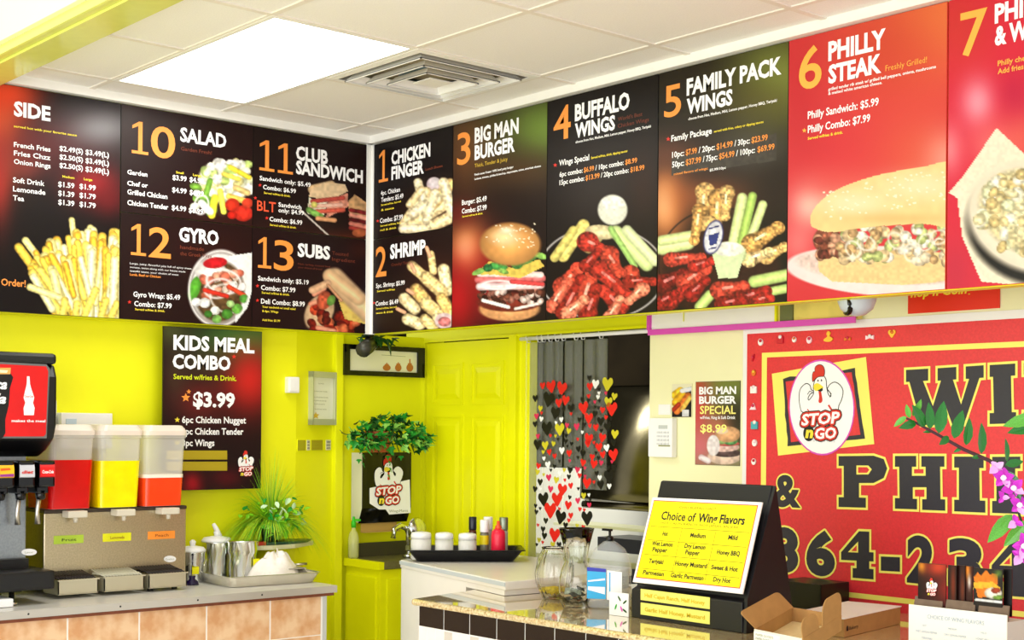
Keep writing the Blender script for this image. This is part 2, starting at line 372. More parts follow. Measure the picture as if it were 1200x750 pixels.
# ceiling: T-bar grid with lay-in tiles
gx = [-.39, .22, .83, 1.44, 2.05, 2.66, 3.27, 3.88, 4.49, 5.1]; gy = [-1.79, -1.43, -.82, -.21, .02]
mb = MB()
for x in gx[1:]:
    if x == .83: mb.box(x-.012, x+.012, -1.8, -1.43, 2.985, 3.01).box(x-.012, x+.012, -.82, .02, 2.985, 3.01)
    else: mb.box(x-.012, x+.012, -1.8, .02, 2.985, 3.01)
for y in gy[1:4]: mb.box(0, 5.4, y-.012, y+.012, 2.9855, 3.01)
mb.box(-.1, 5.4, -1.8, .46, 3.03, 3.06)
CE = struct('ceiling', mb, GRID)
tm = {}
for i in range(len(gx)-1):
    for j in range(4):
        x0, x1 = max(gx[i], 0), gx[i+1]; y0, y1 = gy[j], gy[j+1]
        if j == 1 and i in (1, 2): continue
        if j == 2 and i == 2: continue
        k = (round(x1-x0, 2), round(y1-y0, 2)); w, h = k
        if k not in tm:
            o = obj('ceiling_tile', MB().box(0, w-.016, 0, h-.016, 0, .02, bev=.003), CEIL, CE); tm[k] = o.data
        else:
            o = bpy.data.objects.new('ceiling_tile', tm[k]); SC.collection.objects.link(o); o.parent = CE
        o.location = (x0+.008, y0+.008, 2.990)
t = thing('ceiling_light', (.83, -1.125, 2.985), 'big bright rectangular fluorescent light panel set in the ceiling', 'ceiling light')
mb = MB(); mb.box(.22, 1.44, -1.43, -1.41, 2.984, 3.03); mb.box(.22, 1.44, -.84, -.82, 2.984, 3.03); mb.box(.22, .24, -1.41, -.84, 2.984, 3.03); mb.box(1.42, 1.44, -1.41, -.84, 2.984, 3.03)
obj('frame', mb, WTRIM, t)
obj('diffuser', MB().box(.24, 1.42, -1.41, -.84, 2.992, 2.998), mat('lit_light_diffuser', (255, 254, 248), .5, emit=5.0), t)
t = thing('ceiling_vent', (1.14, -.515, 2.98), 'square white ceiling air diffuser with nested louvres beside the light panel', 'vent')
def sqring(mb, cx, cy, r0, z0, r1, z1):
    v = []
    for r, z in ((r0, z0), (r1, z1), (r1, z1+.003), (r0, z0+.003)): v += [(cx-r, cy-r, z), (cx+r, cy-r, z), (cx+r, cy+r, z), (cx-r, cy+r, z)]
    f = []
    for a in range(4):
        for k in range(4): q = (k+1) % 4; b = (a+1) % 4; f.append((a*4+k, a*4+q, b*4+q, b*4+k))
    mb.add(v, f)
m_ = MB(); sqring(m_, 1.14, -.515, .302, 2.983, .27, 2.981); obj('frame', m_, WTRIM, t)
for (r, z, w) in ((.225, 2.975, .024), (.165, 2.968, .024), (.105, 2.962, .024)):
    m_ = MB(); sqring(m_, 1.14, -.515, r, z+.022, r+w, z-.004); m_.box(1.14-r-w, 1.14+r+w, -.515-r-w, -.515-r-w+.006, z-.006, z-.001); m_.box(1.14-r-w, 1.14-r-w+.006, -.515-r-w, -.515+r+w, z-.006, z-.001); m_.box(1.14+r+w-.006, 1.14+r+w, -.515-r-w, -.515+r+w, z-.006, z-.001); m_.box(1.14-r-w, 1.14+r+w, -.515+r+w-.006, -.515+r+w, z-.006, z-.001)
    obj('louvre', m_, WTRIM, t)
obj('centre_plate', MB().box(1.085, 1.195, -.57, -.46, 2.962, 2.966), WTRIM, t)
obj('duct_box', MB().box(.85, 1.43, -.80, -.23, 3.02, 3.028), mat('dark_duct', (150, 140, 116), .7, noise=.3, scale=6), t)
obj('duct_pipe', MB().lathe(1.1, -.47, [(.13, 2.992), (.15, 3.005), (.15, 3.02)], 24, cap=False), mat('grey_duct_metal', (90, 110, 120), .3, .8), t)
# ================================================================== menu boards
MENUL, MENUR = 'menu boards on the left soffit', 'menu boards on the right soffit'
FL, FR = PX(0.0), PY(0.0)
DK = (24, 9, 7)
def board(name, fr, a0, a1, b0, b1, nx, ny, label, cat='menu board', group=None, th=.012, edge=BLACK):
    c = fr.w((a0+a1)/2, b0, -th)
    o = thing(name, tuple(c), label, cat, group)
    mb = MB(); vs = [fr.w(a, b, z) for a in (a0, a1) for b in (b0, b1) for z in (-th, 0)]
    mb.add(vs, [(0, 1, 3, 2), (4, 6, 7, 5), (0, 4, 5, 1), (2, 3, 7, 6), (0, 2, 6, 4), (1, 5, 7, 3)])
    bk = obj('board', mb, edge, o)
    cv = Canvas(fr, a0+.001, a1-.001, b0+.001, b1-.001, nx, ny)
    return o, cv, Printer(fr, .0014)
Z0, Z1, ZM = 2.048, 2.952, 2.498
YL = [-1.895, -1.285, -.650, -.024]
def star(pr, x, y, r, m=REDINK, lay=1): pr.poly(m, [(x+r*(1 if k % 2 == 0 else .45)*math.sin(k*math.pi/5), y-r*(1 if k % 2 == 0 else .45)*math.cos(k*math.pi/5)) for k in range(10)], lay)
# --- SIDE
o, c, p = board('menu_board', FL, YL[0], YL[1]-.003, Z0, Z1, 150, 225, 'tall dark menu board headed SIDE with a heap of fries', group=MENUL)
c.fill((12, 4, 5)); c.glow(-2, 150, 34, 62, (255, 120, 50)); c.glow(8, 112, 38, 26, (240, 70, 30), .95); c.glow(0, 205, 14, 60, (200, 50, 40), .8)
c.glow(46, 170, 60, 34, (110, 20, 24), .75); c.glow(108, 215, 34, 26, (170, 24, 30), .9); c.glow(128, 235, 20, 20, (120, 16, 22), .7)
c.glow(118, 150, 44, 24, (160, 160, 164), .8); c.glow(30, 196, 20, 16, (150, 60, 50), .6)  # the pale grey glow is a gloss reflection haze painted into the print
rn = random.Random(4)
fries = [(22, 290, 62, 345), (30, 282, 66, 330), (38, 320, 70, 366), (42, 296, 72, 350)]
for i in range(70):
    t_ = rn.uniform(0, 1); x1 = 34+t_*112; yt = 325-52*math.sin(min(1, (x1-20)/75)*math.pi/2)+rn.uniform(-4, 34)
    fries.append((x1, yt, 62+t_*72+rn.uniform(-10, 10), rn.uniform(346, 376)))
fries += [(84, 258, 92, 320), (106, 267, 102, 330), (132, 280, 124, 340), (118, 285, 116, 350), (60, 285, 76, 340), (75, 290, 84, 350), (96, 275, 98, 335)]
fries.sort(key=lambda f: f[1])
for i, f in enumerate(fries): c.cap(f[0], f[1], f[2], f[3], rn.uniform(3.6, 6.2), rn.choice([(255, 222, 96), (250, 206, 74), (255, 240, 150), (240, 184, 54), (255, 246, 176)]), .8, .14, 2.4)
for f in ((98, 372, 112, 340), (118, 374, 124, 352), (72, 376, 76, 352), (88, 378, 90, 356), (128, 376, 137, 356)): c.cap(*f, 5, (255, 224, 100), .6, .2, 2.2)
c.build(o)
p.T('SIDE', 16, 135, 59, 17, off=.04)
p.T('served hot with your favorite sauce', 16, 149, 90, 2.8, YELINK)
for k, (a, b, q) in enumerate((('French Fries', '$2.49(S)', '$3.49(L)'), ('Fries Chzz', '$2.50(S)', '$3.49(L)'), ('Onion Rings', '$2.50(S)', '$3.49(L)'))):
    y = 172+k*9.9; p.T(a, 16, y, 59, 6, anchor=(16, y)); p.T(b, 69.5, y+5, 97, 6, anchor=(69.5, y+4.5)); p.T(q, 100, y+9, 127.5, 6.2, anchor=(100, y+9))
for k, (a, b, q, x1) in enumerate((('Soft Drink', '$1.59', '$1.99', 52), ('Lemonade', '$1.39', '$1.79', 53), ('Tea', '$1.39', '$1.79', 28))):
    y = 213.5+k*10.5; p.T(a, 15, y, x1, 6.2); p.T(b, 68, y+5, 87, 6.2); p.T(q, 93, y+7.5, 112, 6.2)
p.T('Medium', 73, 208, 87, 2.8, YELINK); p.T('Large', 98, 211, 108, 2.8, YELINK)
p.T('Try an Order!', -30, 332, 30, 8.5, ORANGE, off=.02)
p.done(o)
# --- 10 SALAD
o, c, p = board('menu_board', FL, YL[1], YL[2]-.002, ZM+.001, Z1, 150, 112, 'upper menu board numbered 10 with a salad picture', group=MENUL)
c.fill((34, 12, 12)); c.glow(150, 135, 20, 30, (70, 64, 62), .6); c.glow(260, 250, 60, 30, (60, 20, 14), .6)
c.poly([(250, 186), (282, 196), (262, 255), (232, 240)], (60, 34, 30))
c.ell(262, 214, 32, 26, (236, 240, 200), .3, .25, .2, 3)
c.blobs(46, 240, 294, 190, 230, 4, 8, [(248, 250, 226), (240, 246, 200), (190, 214, 120), (252, 250, 240), (236, 226, 150)], sh=.3, tex=.25)
c.blobs(14, 228, 250, 218, 250, 4, 8, [(240, 246, 220), (120, 170, 60), (250, 250, 240), (90, 140, 50)], sh=.3, tex=.2)
for (x0, y0, x1, y1, r, k) in ((246, 212, 240, 232, 4, (120, 170, 60)), (252, 232, 248, 252, 5, (250, 230, 60)), (262, 204, 280, 210, 3, (250, 220, 90)), (258, 224, 262, 248, 4, (250, 236, 90)), (270, 196, 292, 208, 3.4, (238, 216, 60)), (276, 220, 290, 226, 4, (220, 190, 120)), (268, 230, 288, 236, 4, (244, 200, 90)), (236, 238, 246, 248, 5, (246, 250, 240))): c.cap(x0, y0, x1, y1, r, k, .4, .15)
c.ring(236, 240, 8, 11, 1.6, (255, 255, 255), .2)
c.ell(272, 240, 9, 8, (220, 52, 30), sh=.5); c.ell(285, 250, 12, 10, (222, 50, 34), sh=.5); c.ell(290, 238, 7, 6, (230, 70, 44), sh=.4); c.ell(272, 252, 6, 5, (200, 34, 22), sh=.5)
c.build(o)
p.NUM('10', 153, 179, 205, 38, ORANGE); p.T('SALAD', 211, 165, 265, 16.5, off=.03, shear=0)
p.T('Garden Fresh!', 212, 176, 248, 4.5, DIMRED, off=0)
p.T('Garden', 149, 204, 172.5, 5.6); p.T('Small', 206, 203, 215, 2.6, YELINK); p.T('Large', 226, 206, 236, 2.6, YELINK)
p.T('$3.99', 202, 210.5, 218.5, 6); p.T('$4.99', 222, 213, 238.5, 6)
p.T('Chef or', 149, 217, 173, 5.6); p.T('Grilled Chicken', 149, 227.5, 196, 6); p.T('$4.99', 201.5, 225, 218.5, 6); p.T('$6.99', 222, 228, 238.5, 6)
p.T('Chicken Tender', 149, 240, 197, 6); p.T('$4.99', 201, 246, 218, 6); p.T('$6.99', 221, 249, 238, 6)
p.done(o)
# --- 12 GYRO
o, c, p = board('menu_board', FL, YL[1], YL[2]-.002, Z0, ZM-.001, 150, 112, 'lower menu board numbered 12 with a white pita wrap picture', group=MENUL)
c.fill((32, 10, 10)); c.glow(250, 290, 60, 26, (50, 14, 10), .6)
c.ell(257, 338, 36, 45, (250, 250, 246), .1, .12, .04); c.poly([(268, 300), (296, 296), (298, 330), (290, 360), (276, 378)], (250, 250, 248), .05)
c.ell(257, 342, 31, 38, (96, 70, 40), .1, .3, .3)
c.ell(228, 338, 7, 16, (90, 170, 50), .3); c.ell(247, 318, 20, 14, (240, 238, 232), .1); c.ell(252, 308, 15, 7, (204, 28, 36), -.1, sh=.25)
c.blobs(22, 238, 284, 318, 350, 4, 7, [(236, 160, 130), (250, 246, 240), (214, 110, 84), (246, 220, 200), (180, 90, 60)], sh=.4, tex=.2)
c.ring(262, 330, 20, 14, 2.2, (255, 250, 250), .2); c.ring(256, 338, 16, 11, 2, (250, 240, 240), -.2); c.ring(266, 350, 20, 16, 2, (255, 255, 255), .4, .8)
c.cap(240, 340, 266, 347, 3, (206, 50, 34)); c.cap(268, 336, 286, 346, 3, (214, 70, 40))
for (x, y, r, k) in ((240, 355, 7, (250, 252, 248)), (252, 364, 6, (244, 248, 236)), (230, 354, 6, (250, 250, 250)), (266, 368, 7, (80, 150, 50)), (278, 362, 7, (110, 180, 70)), (254, 374, 6, (130, 190, 90)), (244, 368, 5, (60, 120, 40)), (286, 350, 6, (90, 160, 60)), (270, 356, 5, (180, 220, 140))): c.ell(x, y, r, r*.9, k, tex=.2)
c.ring(257, 338, 35.5, 44, 2.4, (255, 255, 252), .1)
c.build(o)
p.NUM('12', 152, 298.5, 200, 37, ORANGE); p.T('GYRO', 209.5, 282, 256, 16.5, off=.04)
p.T('handmade', 211, 291.5, 239, 4.6, DIMRED, off=0); p.T('the Greek Way', 211, 299, 248, 4.6, DIMRED, off=0)
for k, t_ in enumerate(('Large, juicy, flavorful pita full of spicy meat,', 'tomato, onion along with our house made', 'tzatziki sauce, your choice of meat')): p.T(t_, 152, 309.5+k*4.4, 225-k*8, 2.3, off=0)
p.T('Lamb, Beef or Chicken', 152, 322.8, 188, 2.8, ORANGE)
p.T('Gyro Wrap: $5.49', 156, 347.5, 211, 6.2); p.T('Combo: $7.99', 157, 358.5, 201, 6.2); star(p, 151.5, 354, 2.4); p.T('Served w/fries & drink.', 158, 363.5, 193, 2.6, YELINK)
p.done(o)
# --- 11 CLUB SANDWICH
o, c, p = board('menu_board', FL, YL[2], YL[3], ZM+.001, Z1, 132, 112, 'upper menu board numbered 11 with a club sandwich picture', group=MENUL)
c.fill((28, 10, 10)); c.glow(400, 290, 40, 16, (150, 60, 30), .8); c.glow(330, 270, 40, 14, (60, 26, 20), .6)
c.cap(352, 246, 386, 277, 1.2, (200, 190, 180)); c.cap(366, 222, 388, 217, 6, (238, 200, 150), .3)
c.poly([(364, 222), (380, 214), (404, 216), (408, 224), (384, 236), (362, 230)], (240, 208, 164), .1); c.poly([(362, 232), (384, 236), (378, 256), (360, 250)], (236, 224, 196), .2)
c.poly([(384, 235), (408, 226), (408, 242), (382, 256)], (226, 150, 124), .25); c.cap(366, 236, 402, 232, 3, (180, 70, 60)); c.cap(364, 242, 400, 240, 2.6, (240, 180, 160)); c.cap(370, 248, 402, 246, 3, (206, 90, 70))
c.cap(362, 246, 376, 254, 4, (120, 170, 80), .3, .3); c.ell(368, 240, 4, 4, (240, 230, 120)); c.cap(372, 256, 392, 258, 3, (226, 160, 110))
c.poly([(408, 236), (416, 228), (430, 238), (430, 272), (410, 262)], (206, 160, 110), .2)
for (y, k) in ((246, (120, 30, 34)), (252, (230, 150, 130)), (257, (90, 20, 24)), (262, (220, 130, 110)), (267, (150, 50, 44))): c.cap(411, y, 430, y+4, 2.8, k, .3, .3)
c.ell(421, 273, 9, 5, (190, 100, 60))
c.build(o)
p.NUM('11', 302.5, 199, 343, 36, ORANGE); p.T('CLUB', 346.6, 186.5, 384, 16, off=.04); p.T('SANDWICH', 346.6, 203, 425, 15.5, off=.04)
p.T('Sandwich only: $5.49', 304, 211, 364, 5.4); p.T('Combo: $6.99', 308, 221.5, 346.6, 5.4); star(p, 304.5, 217, 2.2); p.T('Served w/fries & drink.', 309, 227, 340, 2.5, YELINK)
p.T('BLT', 301, 246.5, 323, 12.5, mat('coral_lettering_ink', (238, 86, 50), .5), off=.01); star(p, 299, 232, 2.2)
p.T('Sandwich', 326, 242, 353, 5.2); p.T('only: $4.99', 326, 248.5, 356, 5.2); p.T('Combo: $6.99', 315.6, 259, 354, 5.4); star(p, 312.5, 255.5, 2.2); p.T('Served w/fries & drink.', 316, 264.5, 347, 2.5, YELINK)
p.done(o)
# --- 13 SUBS
o, c, p = board('menu_board', FL, YL[2], YL[3], Z0, ZM-.001, 132, 112, 'lower menu board numbered 13 with a long sub roll picture', group=MENUL)
c.fill((32, 10, 12)); c.glow(425, 292, 20, 12, (70, 30, 20), .6)
c.ell(374, 366, 17, 24, (226, 190, 150), .5, .3); c.blobs(30, 362, 420, 342, 392, 4, 7, [(150, 40, 24), (196, 70, 40), (120, 24, 16), (226, 110, 70), (90, 20, 14)], inside=lambda x, y: y > 350+(x-362)*.4, sh=.5, tex=.35)
for a in ((368, 345, 380, 338), (364, 356, 376, 352), (372, 384, 392, 388)): c.cap(*a, 3, (236, 150, 120))
c.ell(380, 352, 9, 12, (200, 90, 60), .3, tex=.3); c.ell(388, 352, 5, 7, (110, 160, 70), .4); c.poly([(396, 350), (430, 360), (430, 380), (404, 374)], (250, 214, 110), .1)
c.cap(392, 326, 432, 366, 14, (236, 196, 150), .5, .06, 5); c.cap(386, 323, 420, 350, 9, (244, 200, 150), .4, .05, 5); c.cap(366, 340, 384, 332, 5, (228, 180, 140), .3)
c.cap(384, 334, 400, 352, 2, (206, 150, 110))
c.build(o)
p.NUM('13', 301, 313.5, 343.7, 36.5, ORANGE); p.T('SUBS', 348.5, 300, 386.6, 15.5, off=.04)
p.T('Toasted', 389, 298.5, 408, 4.4, DIMRED, off=0); p.T('Ingredient', 389, 305.5, 416, 4.4, DIMRED, off=0)
for k, t_ in enumerate(('Ham, turkey, roasted beef', 'your choice of bread')): p.T(t_, 349, 310+k*4, 387-k*10, 2.2, DIMRED, off=0)
p.T('Sandwich only: $5.19', 302, 328.5, 361.6, 5.6); p.T('Combo: $7.99', 305.6, 339.5, 346, 5.8); star(p, 301.5, 335, 2.3); p.T('Served w/fries & drink.', 306.5, 344, 339, 2.5, YELINK)
p.T('Deli Combo: $8.99', 305.6, 355.5, 357, 6); star(p, 301.5, 352, 2.3); p.T('Your sandwich w/ small salad', 307, 360.5, 346, 2.5, YELINK); p.T('& 6pc. Wings', 307, 365.5, 326, 2.6, YELINK); p.T('Add fries: $1.99', 307, 376, 328, 2.6, YELINK)
p.done(o)
# --- right soffit
XR = [.018, .628, 1.252, 1.876, 2.492, 3.113, 3.735]
def side(fr, *a): pass
o, c, p = board('menu_board', FR, XR[0], XR[1]-.002, ZM+.001, Z1, 100, 120, 'upper dark menu board numbered 1 with fried chicken fingers', group=MENUR)
c.fill((16, 6, 6)); c.glow(515, 240, 30, 26, (70, 24, 10), .7)
c.ell(509, 216, 9.5, 9, (228, 206, 212), sh=.1); c.ell(509, 214, 7, 6, (240, 228, 232), sh=.1)
for f in ((474, 262, 500, 225, 7), (480, 266, 520, 240, 8), (490, 214, 498, 244, 6), (500, 268, 529, 254, 8), (506, 240, 528, 216, 8), (520, 214, 530, 250, 7), (484, 250, 512, 232, 7), (472, 268, 500, 268, 6), (510, 226, 500, 258, 6), (494, 222, 480, 240, 5)): c.cap(*f, rn.choice([(250, 222, 164), (244, 204, 130), (255, 236, 190)]), .6, .25, 2.5)
c.build(o)
p.NUM('1', 443.5, 214.5, 455, 37, ORANGE); p.T('CHICKEN', 459, 193, 504.5, 15.5, off=.04); p.T('FINGER', 459, 210.5, 497, 15, off=.04); p.T('Lunch Shown', 499, 200, 519, 3, DIMRED)
p.T('4pc. Chicken', 446.5, 229, 469, 5.4); p.T('Tenders: $5.49', 447, 237, 473, 5.4); p.T('Served w/fries, hot roll', 447, 241.5, 470, 2.2, YELINK); p.T('& sauce', 447, 247.5, 462, 2.6, YELINK)
star(p, 443, 259, 2); p.T('Combo: $7.99', 445.6, 261.5, 472.5, 5.6); p.T('Served w/fries, hot', 446, 266, 470, 2.2, YELINK); p.T('roll & drink', 446, 271, 465, 2.4, YELINK)
p.done(o)
o, c, p = board('menu_board', FR, XR[0], XR[1]-.002, Z0, ZM-.001, 100, 120, 'lower dark menu board numbered 2 with fried shrimp', group=MENUR)
c.fill((30, 14, 12)); c.glow(515, 330, 30, 30, (90, 40, 20), .6)
for f in ((483, 312, 504, 330, 7), (505, 298, 508, 318, 5), (520, 316, 524, 340, 8), (500, 326, 518, 342, 9), (488, 340, 498, 352, 9), (474, 350, 486, 362, 8), (500, 356, 512, 366, 9), (478, 374, 492, 380, 8), (518, 350, 528, 366, 8), (498, 374, 508, 384, 7), (512, 372, 520, 380, 6)): c.cap(*f, rn.choice([(248, 214, 144), (240, 194, 116), (252, 228, 170)]), .6, .3, 2.4)
for f in ((482, 310, 486, 318), (500, 290, 504, 300), (466, 362, 474, 366), (478, 340, 484, 344)): c.cap(*f, 2.6, (244, 180, 140))
c.ell(521, 376, 12, 10, (244, 214, 214), sh=.15); c.ell(521, 377, 8, 6, (226, 130, 130), sh=.3, tex=.3)
c.build(o)
p.NUM('2', 440.5, 324.5, 453, 36, ORANGE); p.T('SHRIMP', 457.5, 303, 499, 16.5, off=.04); p.T('Crunchy! Tasty!', 459, 312, 481, 3.4, DIMRED, off=0)
p.T('5pc. Shrimp: $5.99', 441, 337.5, 474.6, 5.2); p.T('Served w/fries', 442, 342.5, 463, 2.3, YELINK); star(p, 438.6, 355, 2); p.T('Combo: $6.49', 440.5, 358.5, 467, 5.4); p.T('Served w/fries, hot roll', 441, 363, 465, 2.2, YELINK); p.T('sauce & drink', 441, 368, 461, 2.3, YELINK)
p.done(o)
# --- 3
o, c, p = board('menu_board', FR, XR[1], XR[2]-.002, Z0, Z1, 126, 230, 'menu board numbered 3 with a big stacked burger', group=MENUR)
c.fill((26, 12, 10)); c.glow(640, 150, 60, 44, (120, 150, 60), .95); c.glow(560, 165, 34, 40, (96, 84, 40), .8); c.glow(545, 180, 24, 50, (110, 66, 36), .8); c.glow(610, 200, 50, 24, (86, 56, 30), .7)
c.glow(548, 292, 24, 34, (250, 160, 90), 1.); c.glow(546, 292, 10, 16, (255, 214, 160), .7); c.glow(536, 350, 26, 50, (190, 20, 26), .95); c.glow(575, 330, 26, 50, (170, 24, 24), .8); c.glow(540, 250, 20, 16, (120, 24, 20), .6)
c.ell(597, 362, 38, 15, (236, 170, 110), tex=.1, sh=.4); c.ell(597, 354, 40, 12, (120, 44, 30), sh=.3)
c.blobs(60, 560, 636, 336, 356, 3, 5, [(70, 34, 24), (110, 60, 44), (50, 22, 16), (150, 96, 80), (216, 190, 180)], sh=.5, tex=.3)
c.cap(566, 352, 596, 360, 2.5, (246, 240, 236)); c.cap(604, 362, 630, 356, 2, (236, 220, 210))
c.cap(562, 336, 634, 334, 5, (240, 210, 210), .3); c.cap(560, 328, 636, 326, 4.5, (224, 110, 110), .3, .2); c.cap(562, 321, 634, 322, 4, (248, 220, 214), .3); c.ring(584, 334, 18, 5, 2, (255, 255, 255)); c.cap(600, 330, 636, 333, 3, (214, 70, 70))
c.poly([(556, 322), (574, 306), (600, 314), (632, 304), (638, 312), (610, 326), (580, 322)], (230, 200, 90), .1)
for (x, y, a, b, r_o) in ((562, 318, 10, 3.5, -.4), (584, 312, 12, 5, .1), (616, 304, 16, 6, -.35), (606, 308, 8, 8, .2), (634, 300, 8, 4, .3), (572, 314, 6, 5, 0), (590, 318, 7, 3, .3)): c.ell(x, y, a, b, rn.choice([(70, 150, 70), (40, 110, 60), (140, 190, 90)]), r_o, .4, .3, 2.5)
c.ell(598, 286, 38, 27, (226, 160, 88), .02, .55, .05, 6); c.ell(592, 278, 24, 15, (250, 206, 150), .05, .3, .03, 6, .6); c.ell(594, 270, 12, 6, (255, 232, 196), 0, .2, 0, 6, .8)
for _ in range(40): x = rn.uniform(570, 628); y = rn.uniform(262, 290); c.ell(x, y, 1.3, .8, (255, 240, 206), 0, 0, 0)
c.build(o)
p.NUM('3', 536, 193.5, 551.5, 38, ORANGE); p.T('BIG MAN', 556.5, 167.5, 608, 17.5, off=.04); p.T('BURGER', 556.5, 187, 603.5, 16.5, off=.04); p.T('Thick, Tender & Juicy', 556.5, 196.5, 595, 4.6, mat('olive_lettering_ink', (226, 190, 60), .5), off=0)
p.T('Fresh never frozen 100% beef patty burger', 556.5, 206, 602, 2.6); p.T('Lettuce, tomato, pickles & ketchup, mayonnaise, onion, american cheese', 556.5, 211, 634, 2.4)
p.T('Burger: $5.49', 541.6, 240.5, 570.6, 6); p.T('Combo: $7.99', 541.6, 250.5, 570.6, 6); p.T('Served w/fries & drink', 542, 255, 566, 2.2, YELINK)
p.done(o)
# --- 4
WC = [(200, 70, 50), (176, 50, 38), (222, 100, 76), (150, 40, 30), (236, 130, 100)]
def wing(c, x0, y0, x1, y1, r, col, n=6):
    c.cap(x0, y0, x1, y1, r, col, .6, .35, 2.5, r1=r*.62)
    c.ell(x0-(x1-x0)*.1, y0-(y1-y0)*.1, r*1.15, r*1.05, col, 0, .6, .4, 2.4)
    c.ell(x1+(x1-x0)*.06, y1+(y1-y0)*.06, r*.75, r*.7, tuple(min(255, v*1.12) for v in col), 0, .5, .35, 2.2)
    c.cap(x0+(x1-x0)*.1-1, y0+(y1-y0)*.1-1.5, x0+(x1-x0)*.5, y0+(y1-y0)*.5-2, r*.18, tuple(min(255, v+90) for v in col), .2, .3)
o, c, p = board('menu_board', FR, XR[2], XR[3]-.002, Z0, Z1, 144, 240, 'menu board numbered 4 with buffalo wings and a white dip cup', group=MENUR)
c.fill((18, 10, 10)); c.glow(700, 215, 50, 60, (52, 44, 42), .8); c.glow(755, 215, 20, 50, (60, 30, 20), .6); c.glow(700, 130, 60, 30, (30, 30, 32), .6)
c.ring(705, 320, 74, 54, 1.6, (230, 226, 222), 0, .9)
c.cap(660, 300, 684, 264, 8, (232, 214, 120), .4, .2); c.cap(650, 302, 672, 270, 6, (216, 200, 110), .4, .2); c.cap(690, 290, 704, 272, 8, (236, 204, 130), .4, .2); c.ell(705, 272, 20, 9, (238, 220, 170), .1)
c.cap(722, 272, 758, 310, 9, (206, 226, 150), .45, .06); c.cap(735, 270, 768, 306, 7, (226, 236, 180), .4, .06); c.cap(716, 268, 744, 312, 4, (160, 200, 110), .4)
c.ell(718, 246, 18.5, 19, (240, 242, 224), .0, .12, .06); c.ell(718, 238, 15, 9, (252, 252, 240), 0, .06)
for w in ((740, 322, 752, 340, 10), (662, 334, 676, 316, 12), (690, 284, 702, 292, 12), (715, 300, 724, 318, 11), (650, 356, 664, 332, 9), (664, 362, 680, 330, 11), (686, 350, 694, 320, 13), (704, 318, 736, 346, 11), (724, 356, 708, 342, 12), (690, 366, 698, 340, 11), (740, 330, 764, 330, 8), (668, 366, 684, 352, 9), (716, 370, 726, 352, 8), (688, 310, 700, 296, 8), (752, 340, 738, 352, 8)): wing(c, *w, rn.choice(WC))
c.build(o)
p.NUM('4', 649, 165, 669, 40, ORANGE); p.T('BUFFALO', 674, 141.5, 738, 19, off=.04); p.T('WINGS', 674, 161.5, 721, 16.5, off=.04)
p.T("World's Best", 724.5, 142, 753, 4.6, DIMRED, off=0); p.T('Chicken Wings', 724.5, 150, 760.6, 4.8, DIMRED, off=0); p.T('choose from Hot, Medium, Mild, Lemon pepper, Honey BBQ, Teriyaki', 675, 168, 763, 3)
star(p, 651, 193.5, 2.6); p.T('Wings Special', 655.5, 194.5, 690.7, 7); p.T('Served w/fries, drink, dipping sauces', 693, 186.5, 735.5, 2.8, YELINK)
A = (656, 207.5)
p.T('6pc combo:', 656, 207, 683, 6, anchor=A); p.T('$6.99', 684.5, 203, 696.5, 6, ORANGE, anchor=A); p.T('/ 10pc combo:', 698, 200, 731, 6, anchor=A); p.T('$8.99', 733, 194, 747, 6, ORANGE, anchor=A)
A = (656, 217)
p.T('15pc combo:', 656, 217, 685, 6, anchor=A); p.T('$13.99', 686.5, 212, 703, 6, ORANGE, anchor=A); p.T('/ 20pc combo:', 704.5, 210, 737, 6, anchor=A); p.T('$18.99', 739, 204, 755.5, 6, ORANGE, anchor=A)
p.done(o)
# --- 5
o, c, p = board('menu_board', FR, XR[3]+.002, XR[4]-.002, Z0, Z1, 170, 270, 'menu board numbered 5 with a family platter of wings', group=MENUR)
c.fill((24, 14, 10)); c.glow(915, 90, 70, 60, (130, 140, 60), .95); c.glow(880, 120, 60, 30, (96, 90, 40), .7); c.glow(790, 110, 60, 50, (40, 34, 22), .8); c.glow(780, 240, 24, 46, (252, 150, 80), 1.); c.glow(778, 238, 12, 22, (255, 214, 160), .7)
c.glow(825, 230, 60, 24, (190, 100, 50), .6); c.glow(785, 180, 40, 20, (110, 60, 40), .7); c.glow(880, 175, 44, 26, (110, 110, 106), .55); c.glow(905, 230, 22, 30, (36, 20, 14), .8); c.glow(772, 330, 20, 40, (120, 60, 40), .6)
c.poly([(787, 186), (910, 156), (910, 188), (787, 206)], (72, 66, 60), .1)
c.ring(846, 310, 74, 66, 1.6, (20, 14, 14), 0, .9); c.ell(846, 318, 74, 60, (50, 22, 18), 0, .1)
for f in ((776, 290, 806, 284, 10), (776, 282, 812, 276, 7), (858, 292, 870, 232, 7), (868, 290, 882, 230, 6), (876, 290, 894, 240, 6), (884, 330, 924, 322, 8), (820, 360, 832, 346, 7), (892, 344, 922, 338, 6)): c.cap(*f, rn.choice([(196, 224, 130), (222, 238, 160), (170, 204, 100)]), .5, .08)
for w in ((826, 228, 822, 262, 11), (842, 236, 838, 268, 12), (852, 228, 850, 252, 9), (884, 284, 910, 268, 12), (900, 300, 918, 290, 9), (820, 250, 814, 280, 9), (880, 304, 900, 296, 9), (832, 262, 838, 282, 8)): wing(c, *w, rn.choice([(226, 180, 110), (210, 158, 88), (236, 200, 140)]))
for w in ((790, 304, 820, 302, 9), (778, 332, 800, 322, 12), (806, 330, 826, 316, 11), (786, 352, 804, 340, 11), (776, 354, 790, 346, 9), (812, 344, 826, 330, 9), (846, 340, 870, 336, 11), (870, 350, 896, 342, 11), (850, 356, 870, 352, 10), (890, 352, 902, 350, 8), (816, 312, 834, 306, 8)): wing(c, *w, rn.choice([(176, 44, 36), (140, 30, 26), (196, 66, 50), (120, 26, 22)]))
